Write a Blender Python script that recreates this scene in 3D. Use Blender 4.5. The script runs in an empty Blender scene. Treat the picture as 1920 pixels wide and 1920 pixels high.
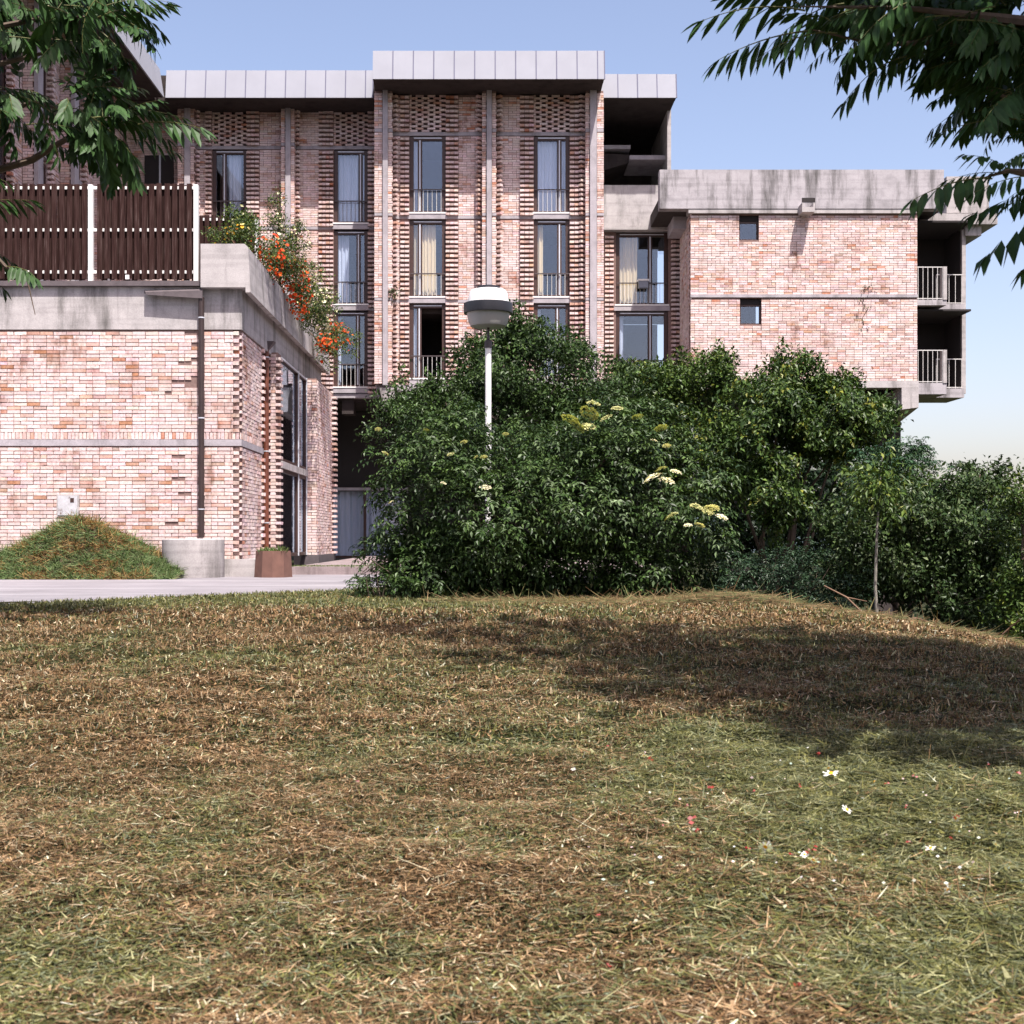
import bpy, math, random
import numpy as np
from mathutils import Matrix, Vector

random.seed(7)
rng = np.random.default_rng(11)
R = math.radians
SC = bpy.context.scene
COL = SC.collection

# ------------------------------------------------------------------ camera, sky, sun, exposure
FP, VX, VY, EYE = 2500.0, 915.0, 1010.0, 1.2      # focal length in photo pixels, vanishing point, eye height
cam_data = bpy.data.cameras.new("camera")
cam = bpy.data.objects.new("camera", cam_data)
COL.objects.link(cam)
cam.location = (0, 0, EYE)
cam.rotation_euler = (R(90), 0, 0)
cam_data.sensor_width = 55.0
cam_data.lens = 55.0 * FP / 1920.0
cam_data.shift_x = (960 - VX) / 1920.0
cam_data.shift_y = (VY - 960) / 1920.0
cam_data.clip_start = 0.05
cam_data.clip_end = 6000
cam_data.dof.use_dof = True
cam_data.dof.focus_distance = 24.0
cam_data.dof.aperture_fstop = 13.0
SC.camera = cam

SUN_EL, SUN_AZ = R(62), R(22)                       # azimuth measured from behind the camera towards the right
to_sun = Vector((math.sin(SUN_AZ) * math.cos(SUN_EL), -math.cos(SUN_AZ) * math.cos(SUN_EL), math.sin(SUN_EL)))
world = bpy.data.worlds.new("World")
SC.world = world
world.use_nodes = True
wn = world.node_tree
wn.nodes.clear()
wo = wn.nodes.new('ShaderNodeOutputWorld')
wb = wn.nodes.new('ShaderNodeBackground')
ws = wn.nodes.new('ShaderNodeTexSky')
ws.sky_type = 'NISHITA'
ws.sun_disc = False
ws.sun_elevation = SUN_EL
ws.sun_rotation = math.pi - SUN_AZ
ws.altitude = 300
ws.air_density = 1.0
ws.dust_density = 3.0
ws.ozone_density = 7.0
wb.inputs['Strength'].default_value = 0.128
tint = wn.nodes.new('ShaderNodeMix'); tint.data_type = 'RGBA'; tint.blend_type = 'MULTIPLY'
tint.inputs[0].default_value = 1.0
tint.inputs[7].default_value = (1.62, 1.2, 1.0, 1)          # slide film: slightly lilac sky
wn.links.new(ws.outputs[0], tint.inputs[6])
wn.links.new(tint.outputs[2], wb.inputs[0])
wn.links.new(wb.outputs[0], wo.inputs[0])

sun_data = bpy.data.lights.new("sun", 'SUN')
sun_data.energy = 5.0
sun_data.angle = R(0.55)
sun_data.color = (1.0, 0.955, 0.9)
sun = bpy.data.objects.new("sun", sun_data)
COL.objects.link(sun)
sun.location = to_sun * 60
sun.rotation_euler = to_sun.to_track_quat('Z', 'Y').to_euler()

SC.view_settings.view_transform = 'Standard'
SC.view_settings.look = 'None'
SC.view_settings.exposure = 0.88
SC.view_settings.gamma = 1.0
SC.cycles.max_bounces = 6
SC.cycles.diffuse_bounces = 3
SC.cycles.glossy_bounces = 3
SC.cycles.transparent_max_bounces = 10

# ------------------------------------------------------------------ pixel helpers
def PX(x, Y): return (x - VX) * Y / FP
def PZ(y, Y): return EYE - (y - VY) * Y / FP
def P3(x, y, Y): return np.array((PX(x, Y), Y, PZ(y, Y)))

# ------------------------------------------------------------------ object helpers
WLOC = {}

def link(name, mesh, loc=(0, 0, 0), parent=None, mat=None):
    o = bpy.data.objects.new(name, mesh)
    COL.objects.link(o)
    o.location = loc
    WLOC[o.name] = Vector(loc)
    if mat is not None and mesh is not None and not mesh.materials:
        mesh.materials.append(mat)
    if parent is not None:
        o.parent = parent
        o.matrix_parent_inverse = Matrix.Translation(-WLOC[parent.name])
    return o

def tag(o, label, cat, group=None):
    o['label'] = label
    o['category'] = cat
    if group: o['group'] = group
    return o

def thing(name, loc, label, cat, group=None):
    return tag(link(name, None, loc), label, cat, group)

def struct(o):
    o['kind'] = 'structure'
    return o

def stuff(o):
    o['kind'] = 'stuff'
    return o

def poly_mesh(name, V, cols=None):
    """V: (n,k,3) separate polygons with k corners; cols (n,3) per face"""
    V = np.asarray(V, dtype=np.float32)
    n, k, _ = V.shape
    me = bpy.data.meshes.new(name)
    me.vertices.add(n * k)
    me.vertices.foreach_set('co', V.reshape(-1))
    me.loops.add(n * k)
    me.loops.foreach_set('vertex_index', np.arange(n * k, dtype=np.int32))
    me.polygons.add(n)
    me.polygons.foreach_set('loop_start', np.arange(0, n * k, k, dtype=np.int32))
    if cols is not None:
        c = np.ones((n, 4), dtype=np.float32)
        c[:, :3] = cols
        a = me.attributes.new('col', 'FLOAT_COLOR', 'FACE')
        a.data.foreach_set('color', c.reshape(-1))
    me.update(calc_edges=True)
    return me

def poly_obj(name, V, mat, parent=None, cols=None):
    V = np.asarray(V, dtype=np.float64)
    lo, hi = V.reshape(-1, 3).min(0), V.reshape(-1, 3).max(0)
    c = np.array(((lo[0] + hi[0]) / 2, (lo[1] + hi[1]) / 2, lo[2]))
    return link(name, poly_mesh(name, V - c, cols), tuple(c), parent, mat)

CORN = np.array([[0, 0, 0], [1, 0, 0], [1, 1, 0], [0, 1, 0], [0, 0, 1], [1, 0, 1], [1, 1, 1], [0, 1, 1]], float)
FACES = np.array([[0, 3, 2, 1], [4, 5, 6, 7], [0, 1, 5, 4], [1, 2, 6, 5], [2, 3, 7, 6], [3, 0, 4, 7]])

class MB:
    """collects quads"""
    def __init__(s): s.q = []; s.c = []
    def box(s, x0, x1, y0, y1, z0, z1, col=(1, 1, 1), rot=0.0):
        v = CORN * np.array((x1 - x0, y1 - y0, z1 - z0)) + np.array((x0, y0, z0))
        if rot:
            cx, cy = (x0 + x1) / 2, (y0 + y1) / 2
            ca, sa = math.cos(rot), math.sin(rot)
            d = v[:, :2] - (cx, cy)
            v[:, 0] = cx + d[:, 0] * ca - d[:, 1] * sa
            v[:, 1] = cy + d[:, 0] * sa + d[:, 1] * ca
        s.q.extend(v[FACES]); s.c.extend([col] * 6)
        return s
    def hexa(s, pts, col=(1, 1, 1)):
        v = np.array(pts, float)
        s.q.extend(v[FACES]); s.c.extend([col] * 6)
        return s
    def quad(s, a, b, c, d, col=(1, 1, 1)):
        s.q.append(np.array((a, b, c, d), float)); s.c.append(col)
        return s
    def tube(s, pts, radii, n=7, col=(1, 1, 1), cap=True):
        pts = [np.array(p, float) for p in pts]
        rings = []
        for i, p in enumerate(pts):
            d = pts[min(i + 1, len(pts) - 1)] - pts[max(i - 1, 0)]
            d = d / (np.linalg.norm(d) + 1e-9)
            a = np.array((0, 0, 1.0)) if abs(d[2]) < 0.9 else np.array((1.0, 0, 0))
            u = np.cross(d, a); u /= np.linalg.norm(u)
            w = np.cross(d, u)
            r = radii[i] if hasattr(radii, '__len__') else radii
            rings.append([p + r * (math.cos(2 * math.pi * k / n) * u + math.sin(2 * math.pi * k / n) * w) for k in range(n)])
        for i in range(len(rings) - 1):
            for k in range(n):
                k2 = (k + 1) % n
                s.quad(rings[i][k], rings[i][k2], rings[i + 1][k2], rings[i + 1][k], col)
        if cap:
            for rg, p in ((rings[0], pts[0]), (rings[-1], pts[-1])):
                for k in range(n):
                    s.quad(rg[k], rg[(k + 1) % n], p, p, col)
        return s
    def build(s, name, mat, parent=None, use_col=False):
        V = np.array(s.q)
        return poly_obj(name, V, mat, parent, np.array(s.c) if use_col else None)

def build_each(mbld, name, mat, parent, use_col=False):
    """every box of the collector becomes an object of its own"""
    for i in range(0, len(mbld.q), 6):
        poly_obj(name, np.array(mbld.q[i:i + 6]), mat, parent, np.array(mbld.c[i:i + 6]) if use_col else None)

def smooth_obj(name, verts, faces, mat, parent=None, smooth=True):
    verts = np.array(verts, float)
    lo, hi = verts.min(0), verts.max(0)
    c = np.array(((lo[0] + hi[0]) / 2, (lo[1] + hi[1]) / 2, lo[2]))
    me = bpy.data.meshes.new(name)
    me.from_pydata([tuple(v) for v in verts - c], [], faces)
    if smooth: me.polygons.foreach_set('use_smooth', [True] * len(me.polygons))
    me.update()
    return link(name, me, tuple(c), parent, mat)

def lathe(name, cx, cy, prof, mat, parent=None, n=32, smooth=True):
    vs, fs = [], []
    for (r, z) in prof:
        for k in range(n):
            a = 2 * math.pi * k / n
            vs.append((cx + r * math.cos(a), cy + r * math.sin(a), z))
    for i in range(len(prof) - 1):
        for k in range(n):
            k2 = (k + 1) % n
            fs.append((i * n + k, i * n + k2, (i + 1) * n + k2, (i + 1) * n + k))
    o = smooth_obj(name, vs, fs, mat, parent, smooth)
    try:
        o.data.set_sharp_from_angle(angle=R(35))
    except Exception:
        pass
    return o

# ------------------------------------------------------------------ noise in numpy
def _lat(seed):
    return np.random.default_rng(seed).random((64, 64))
_LATS = {}
def vnoise(x, y, scale, seed=0):
    if seed not in _LATS: _LATS[seed] = _lat(seed)
    L = _LATS[seed]
    x = np.asarray(x, float) / scale + 1000.0; y = np.asarray(y, float) / scale + 1000.0
    xi = np.floor(x).astype(int); yi = np.floor(y).astype(int)
    fx = x - xi; fy = y - yi
    fx = fx * fx * (3 - 2 * fx); fy = fy * fy * (3 - 2 * fy)
    a = L[xi % 64, yi % 64]; b = L[(xi + 1) % 64, yi % 64]; c = L[xi % 64, (yi + 1) % 64]; d = L[(xi + 1) % 64, (yi + 1) % 64]
    return (a * (1 - fx) + b * fx) * (1 - fy) + (c * (1 - fx) + d * fx) * fy

def sstep(a, b, x):
    t = np.clip((np.asarray(x, float) - a) / (b - a), 0, 1)
    return t * t * (3 - 2 * t)

ROADZ = 0.45
def ground_h(x, y):
    x = np.asarray(x, float); y = np.asarray(y, float)
    h = ROADZ * sstep(1.0, 14.5, y)
    t = np.clip(x - 2.5, 0, None)
    drop = np.where(t < 6, 0.04 * t * t, 1.44 + 0.48 * (t - 6))
    drop = np.minimum(drop, 9.0 + 0 * t)
    return h - drop

def lawn_bump(x, y):
    b = (vnoise(x, y, 0.9, 3) - .5) * 0.06 + (vnoise(x, y, 0.33, 4) - .5) * 0.05 + (vnoise(x, y, 0.12, 6) - .5) * 0.03
    return b * (1 - 0.6 * sstep(9, 15, y))

# road outline near edge (world X -> Y)
RX = np.array([-60, -12, -5.5, -4.2, -3.1, -2.1, -1.6, -1.0, 0.5, 3.0])
RY = np.array([6.0, 12.4, 15.0, 17.05, 18.3, 19.4, 21.0, 23.0, 24.5, 25.2])
def road_near(x): return np.interp(x, RX, RY)

# ------------------------------------------------------------------ materials
def new_mat(name):
    m = bpy.data.materials.new(name)
    m.use_nodes = True
    nt = m.node_tree
    nt.nodes.clear()
    out = nt.nodes.new('ShaderNodeOutputMaterial')
    bs = nt.nodes.new('ShaderNodeBsdfPrincipled')
    nt.links.new(bs.outputs[0], out.inputs[0])
    return m, nt, bs, out

def N(nt, t, **kw):
    n = nt.nodes.new(t)
    for k, v in kw.items():
        if k == 'ins':
            for a, b in v.items(): n.inputs[a].default_value = b
        else: setattr(n, k, v)
    return n

def pos_noise(nt, scale, detail=4, rough=.55, stretch=(1, 1, 1)):
    g = N(nt, 'ShaderNodeNewGeometry')
    mp = N(nt, 'ShaderNodeMapping')
    mp.inputs['Scale'].default_value = stretch
    nt.links.new(g.outputs['Position'], mp.inputs['Vector'])
    n = N(nt, 'ShaderNodeTexNoise')
    n.inputs['Scale'].default_value = scale
    n.inputs['Detail'].default_value = detail
    n.inputs['Roughness'].default_value = rough
    nt.links.new(mp.outputs[0], n.inputs['Vector'])
    return n.outputs['Fac']

def ramp(nt, fac, stops):
    r = N(nt, 'ShaderNodeValToRGB')
    while len(r.color_ramp.elements) < len(stops): r.color_ramp.elements.new(0.5)
    for e, (p, c) in zip(r.color_ramp.elements, stops):
        e.position = p
        e.color = (c, c, c, 1) if not hasattr(c, '__len__') else (*c, 1)
    nt.links.new(fac, r.inputs[0])
    return r.outputs[0]

def mul(nt, a, b, fac=1.0, mode='MULTIPLY'):
    m = N(nt, 'ShaderNodeMix', data_type='RGBA', blend_type=mode)
    m.inputs[0].default_value = fac
    for s, v in ((6, a), (7, b)):
        if hasattr(v, 'links'): nt.links.new(v, m.inputs[s])
        else: m.inputs[s].default_value = (*v, 1)
    return m.outputs[2]

def mixf(nt, fac, a, b):
    m = N(nt, 'ShaderNodeMix', data_type='RGBA', blend_type='MIX')
    nt.links.new(fac, m.inputs[0])
    for s, v in ((6, a), (7, b)):
        if hasattr(v, 'links'): nt.links.new(v, m.inputs[s])
        else: m.inputs[s].default_value = (*v, 1)
    return m.outputs[2]

def bump(nt, bs, fac, strength, dist):
    b = N(nt, 'ShaderNodeBump')
    b.inputs['Strength'].default_value = strength
    b.inputs['Distance'].default_value = dist
    nt.links.new(fac, b.inputs['Height'])
    nt.links.new(b.outputs[0], bs.inputs['Normal'])

def simple(name, col, rough=.6, var=.25, scale=6.0, metal=0.0, bmp=0.0, stretch=(1, 1, 1), spec=.5):
    m, nt, bs, _ = new_mat(name)
    f = pos_noise(nt, scale, stretch=stretch)
    c = mul(nt, col, ramp(nt, f, [(.25, 1 - var), (.75, 1 + var * .6)]))
    nt.links.new(c, bs.inputs['Base Color'])
    bs.inputs['Roughness'].default_value = rough
    bs.inputs['Metallic'].default_value = metal
    bs.inputs['Specular IOR Level'].default_value = spec
    if bmp: bump(nt, bs, f, .6, bmp)
    return m

def mat_brick():
    m, nt, bs, _ = new_mat('brick')
    a = N(nt, 'ShaderNodeAttribute', attribute_name='col')
    f = pos_noise(nt, 22, 2, .65)
    c = mul(nt, a.outputs['Color'], ramp(nt, f, [(.28, .7), (.5, 1.0), (.75, 1.22)]))
    fire = pos_noise(nt, 8.0, 2, .5)
    c = mixf(nt, ramp(nt, fire, [(.56, 0.0), (.72, .45)]), c, (.50, .31, .23))       # fired patches inside a brick
    big = pos_noise(nt, .9, 3, .6)
    c = mixf(nt, ramp(nt, big, [(.44, 0.0), (.70, .6)]), c, (.66, .575, .56))      # lime bloom
    dirt = pos_noise(nt, 1.7, 4, .7, (1, 1, .55))
    c = mul(nt, c, ramp(nt, dirt, [(.30, (.52, .40, .34)), (.42, (.9, .87, .86)), (.55, 1.0)]))
    nt.links.new(c, bs.inputs['Base Color'])
    bs.inputs['Roughness'].default_value = .88
    bs.inputs['Specular IOR Level'].default_value = .2
    bump(nt, bs, f, .5, .006)
    return m

def mat_concrete(name, col, stain=.5, boards=True):
    m, nt, bs, _ = new_mat(name)
    f = pos_noise(nt, 3.2, 7, .62)
    c = mul(nt, col, ramp(nt, f, [(.25, .74), (.5, 1.0), (.78, 1.15)]))
    st = pos_noise(nt, 2.6, 6, .65, (1, 1, .16))
    c = mul(nt, c, ramp(nt, st, [(.30, (1 - stain, 1 - stain, 1 - stain * 1.02)), (.5, 1.0)]))
    fine = pos_noise(nt, 40, 4, .6)
    c = mul(nt, c, ramp(nt, fine, [(.3, .86), (.7, 1.1)]))
    if boards:
        bd = pos_noise(nt, 9, 2, .4, (.04, .04, 1))
        c = mul(nt, c, ramp(nt, bd, [(.35, .86), (.5, 1.0)]))
    nt.links.new(c, bs.inputs['Base Color'])
    bs.inputs['Roughness'].default_value = .9
    bs.inputs['Specular IOR Level'].default_value = .2
    bump(nt, bs, fine, .35, .006)
    return m

def mat_attr(name, rough=.6, transl=0.0, spec=.4, var=.2, nscale=14):
    m, nt, bs, out = new_mat(name)
    a = N(nt, 'ShaderNodeAttribute', attribute_name='col')
    f = pos_noise(nt, nscale, 1)
    c = mul(nt, a.outputs['Color'], ramp(nt, f, [(.3, 1 - var), (.7, 1 + var)]))
    nt.links.new(c, bs.inputs['Base Color'])
    bs.inputs['Roughness'].default_value = rough
    bs.inputs['Specular IOR Level'].default_value = spec
    if transl:
        t = N(nt, 'ShaderNodeBsdfTranslucent')
        c2 = mul(nt, c, (1.25, 1.35, .5))
        nt.links.new(c2, t.inputs['Color'])
        mx = N(nt, 'ShaderNodeMixShader')
        mx.inputs[0].default_value = transl
        nt.links.new(bs.outputs[0], mx.inputs[1])
        nt.links.new(t.outputs[0], mx.inputs[2])
        nt.links.new(mx.outputs[0], out.inputs[0])
    return m

def mat_glass():
    m, nt, bs, out = new_mat('window_glass')
    nt.nodes.remove(bs)
    tr = N(nt, 'ShaderNodeBsdfTransparent'); tr.inputs[0].default_value = (.95, .96, .98, 1)
    gl = N(nt, 'ShaderNodeBsdfGlossy'); gl.inputs['Roughness'].default_value = .015
    gl.inputs['Color'].default_value = (.78, .88, 1, 1)
    lw = N(nt, 'ShaderNodeLayerWeight'); lw.inputs[0].default_value = .5
    pw = N(nt, 'ShaderNodeMath', operation='POWER'); pw.inputs[1].default_value = 4.0
    nt.links.new(lw.outputs['Facing'], pw.inputs[0])
    mm = N(nt, 'ShaderNodeMath', operation='MULTIPLY_ADD'); mm.inputs[1].default_value = .85; mm.inputs[2].default_value = .085
    nt.links.new(pw.outputs[0], mm.inputs[0])
    mx = N(nt, 'ShaderNodeMixShader')
    nt.links.new(mm.outputs[0], mx.inputs[0])
    nt.links.new(tr.outputs[0], mx.inputs[1]); nt.links.new(gl.outputs[0], mx.inputs[2])
    nt.links.new(mx.outputs[0], out.inputs[0])
    # faint waviness of old panes
    f = pos_noise(nt, 1.3, 2)
    b = N(nt, 'ShaderNodeBump'); b.inputs['Strength'].default_value = .04; b.inputs['Distance'].default_value = .05
    nt.links.new(f, b.inputs['Height']); nt.links.new(b.outputs[0], gl.inputs['Normal'])
    return m

M = dict(
    brick=mat_brick(),
    mortar=simple('mortar', (.21, .14, .125), .95, .3, 20, spec=.1),
    concrete=mat_concrete('concrete', (.40, .37, .365), .6),
    concrete_rib=mat_concrete('concrete_rib', (.36, .33, .35), .3, False),
    concrete_dirty=mat_concrete('concrete_dirty', (.37, .345, .36), .72),
    concrete_soffit=mat_concrete('concrete_soffit', (.05, .04, .038), .4),  # near-black concrete: shade of eaves and recesses put into its colour
    metal_roof=simple('zinc_sheet', (.31, .315, .355), .85, .07, 1.1, 0.0, 0.0, spec=.1),
    seam=simple('zinc_seam', (.15, .15, .21), .8, .1, 2, spec=.1),
    frame=simple('brown_window_frame', (.045, .018, .013), .5, .3, 5),
    frame_red=simple('rust_brown_paint', (.14, .038, .018), .55, .35, 4),
    alu=simple('pale_aluminium', (.55, .57, .62), .4, .1, 3, .2),
    white=simple('white_paint', (.8, .78, .76), .5, .08, 5),
    glass=mat_glass(),
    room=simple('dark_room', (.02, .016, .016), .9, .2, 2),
    curtain=simple('pale_curtain', (.58, .62, .70), .9, .15, 3, stretch=(6, 6, .3)),
    curtain_warm=simple('cream_curtain', (.74, .60, .36), .9, .15, 3, stretch=(6, 6, .3)),
    wood=None, railing=simple('railing_paint', (.62, .60, .58), .5, .15, 6),
    railing_dark=simple('railing_dark', (.06, .045, .045), .5, .2, 6),
    leaf=mat_attr('leaf', .42, .08, .22, .3, 9),
    tree_leaf=mat_attr('tree_leaf', .5, .08, .2, .25, 9),
    leaf_matte=mat_attr('leaf_matte', .5, .15, .35, .25, 9),
    grass=mat_attr('grass', .75, .15, .15, .2, 7),
    petal=mat_attr('petal', .6, .25, .2, .1, 9),
    bark=simple('bark', (.10, .07, .05), .9, .4, 18, bmp=.01, stretch=(1, 1, .3)),
    twig=simple('twig', (.15, .085, .05), .8, .3, 14),
    stone_dark=simple('dark_stone', (.10, .08, .085), .85, .3, 6, bmp=.01),
)

def mat_wood():
    m, nt, bs, _ = new_mat('weathered_board')
    f = pos_noise(nt, 5, 6, .65, (6, 6, .35))
    c = ramp(nt, f, [(.28, (.012, .005, .005)), (.48, (.030, .013, .011)), (.62, (.050, .028, .025)), (.78, (.16, .12, .11))])
    nt.links.new(c, bs.inputs['Base Color'])
    bs.inputs['Roughness'].default_value = .85
    bs.inputs['Specular IOR Level'].default_value = .12
    bump(nt, bs, f, .5, .005)
    return m
M['wood'] = mat_wood()

def mat_ground():
    m, nt, bs, _ = new_mat('lawn_soil')
    f = pos_noise(nt, 1.2, 6, .6)
    g = pos_noise(nt, 26, 5, .7)
    c = mixf(nt, ramp(nt, f, [(.35, 0.0), (.65, 1.0)]), (.030, .018, .009), (.020, .024, .008))
    c = mul(nt, c, ramp(nt, g, [(.3, .45), (.5, 1.0), (.75, 1.7)]))
    md = pos_noise(nt, .12, 5, .6)
    c = mixf(nt, ramp(nt, md, [(.35, .15), (.6, .75)]), c, (.028, .038, .013))
    nt.links.new(c, bs.inputs['Base Color'])
    bs.inputs['Roughness'].default_value = .95
    bs.inputs['Specular IOR Level'].default_value = .1
    bump(nt, bs, g, 1.0, .03)
    return m

def mat_road():
    m, nt, bs, _ = new_mat('worn_road')
    f = pos_noise(nt, 1.0, 6, .6)
    st = pos_noise(nt, 1.6, 4, .6, (.10, 2.2, 1))
    g = pos_noise(nt, 60, 3, .7)
    c = mul(nt, (.20, .185, .20), ramp(nt, f, [(.3, .82), (.7, 1.15)]))
    c = mixf(nt, ramp(nt, st, [(.55, 0.0), (.63, .6)]), c, (.36, .345, .36))
    c = mul(nt, c, ramp(nt, g, [(.3, .85), (.7, 1.12)]))
    nt.links.new(c, bs.inputs['Base Color'])
    bs.inputs['Roughness'].default_value = .9
    bump(nt, bs, g, .4, .006)
    return m

# ------------------------------------------------------------------ ground, road, hills
def grid_sheet(name, xs, ys, hfun, mat):
    X, Y = np.meshgrid(xs, ys)
    Z = hfun(X, Y)
    nx, ny = len(xs), len(ys)
    vs = np.stack((X, Y, Z), -1).reshape(-1, 3)
    fs = [(j * nx + i, j * nx + i + 1, (j + 1) * nx + i + 1, (j + 1) * nx + i) for j in range(ny - 1) for i in range(nx - 1)]
    return struct(smooth_obj(name, vs, fs, mat))

xs = np.unique(np.concatenate((np.linspace(-1500, -40, 14), np.linspace(-40, -9, 16), np.arange(-9, 9, .15), np.linspace(9, 45, 30), np.linspace(45, 1500, 14))))
ys = np.unique(np.concatenate((np.linspace(-400, -12, 8), np.linspace(-12, 2, 20), np.arange(2, 20, .15), np.linspace(20, 60, 40), np.linspace(60, 3000, 16))))
grid_sheet('ground', xs, ys, lambda x, y: ground_h(x, y) + np.where((y < 16) & (y > 2) & (np.abs(x) < 9), lawn_bump(x, y), 0) - .012 * (y > road_near(x)), mat_ground())

def road():
    xsr = np.concatenate((np.linspace(-60, -12, 8), np.linspace(-12, 3, 61)))
    vs, fs = [], []
    n = len(xsr)
    jit = (vnoise(xsr, xsr * 0, .35, 9) - .5) * .25
    for i, x in enumerate(xsr):
        vs.append((x, float(road_near(x)) + jit[i], ROADZ)); vs.append((x, 60.0 if x < -30 else 34.0, ROADZ))
    for i in range(n - 1): fs.append((2 * i, 2 * i + 2, 2 * i + 3, 2 * i + 1))
    return struct(smooth_obj('road', vs, fs, mat_road()))
road()

def hills():
    m = simple('far_hill', (.030, .048, .050), .95, .3, .01)
    xs = np.linspace(-1400, 1400, 120); ys = np.linspace(900, 1700, 14)
    def hf(x, y): return -9.5 + (sstep(900, 1500, y)) * (26 + 34 * vnoise(x, y * .5, 260, 21) + 14 * vnoise(x, y, 70, 22))
    grid_sheet('hills', xs, ys, hf, m)
hills()

# ------------------------------------------------------------------ brickwork
CH, JT = .0745, .0125
PAL = [((.565, .46, .44), .42), ((.62, .535, .515), .28), ((.535, .405, .36), .16), ((.48, .31, .24), .08), ((.43, .205, .13), .02), ((.38, .275, .24), .04)]
PALC = np.array([p[0] for p in PAL]) * np.array((1.06, .99, .98)); PALW0 = np.array([p[1] for p in PAL])
def brick_cols(n, warm=1.0):
    w = PALW0 * np.array((1, 1, warm, warm, warm, warm)); w /= w.sum()
    i = rng.choice(len(PAL), n, p=w)
    return PALC[i] * (1 + rng.normal(0, .08, (n, 1))) * (1 + rng.normal(0, .03, (n, 3)))

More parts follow.
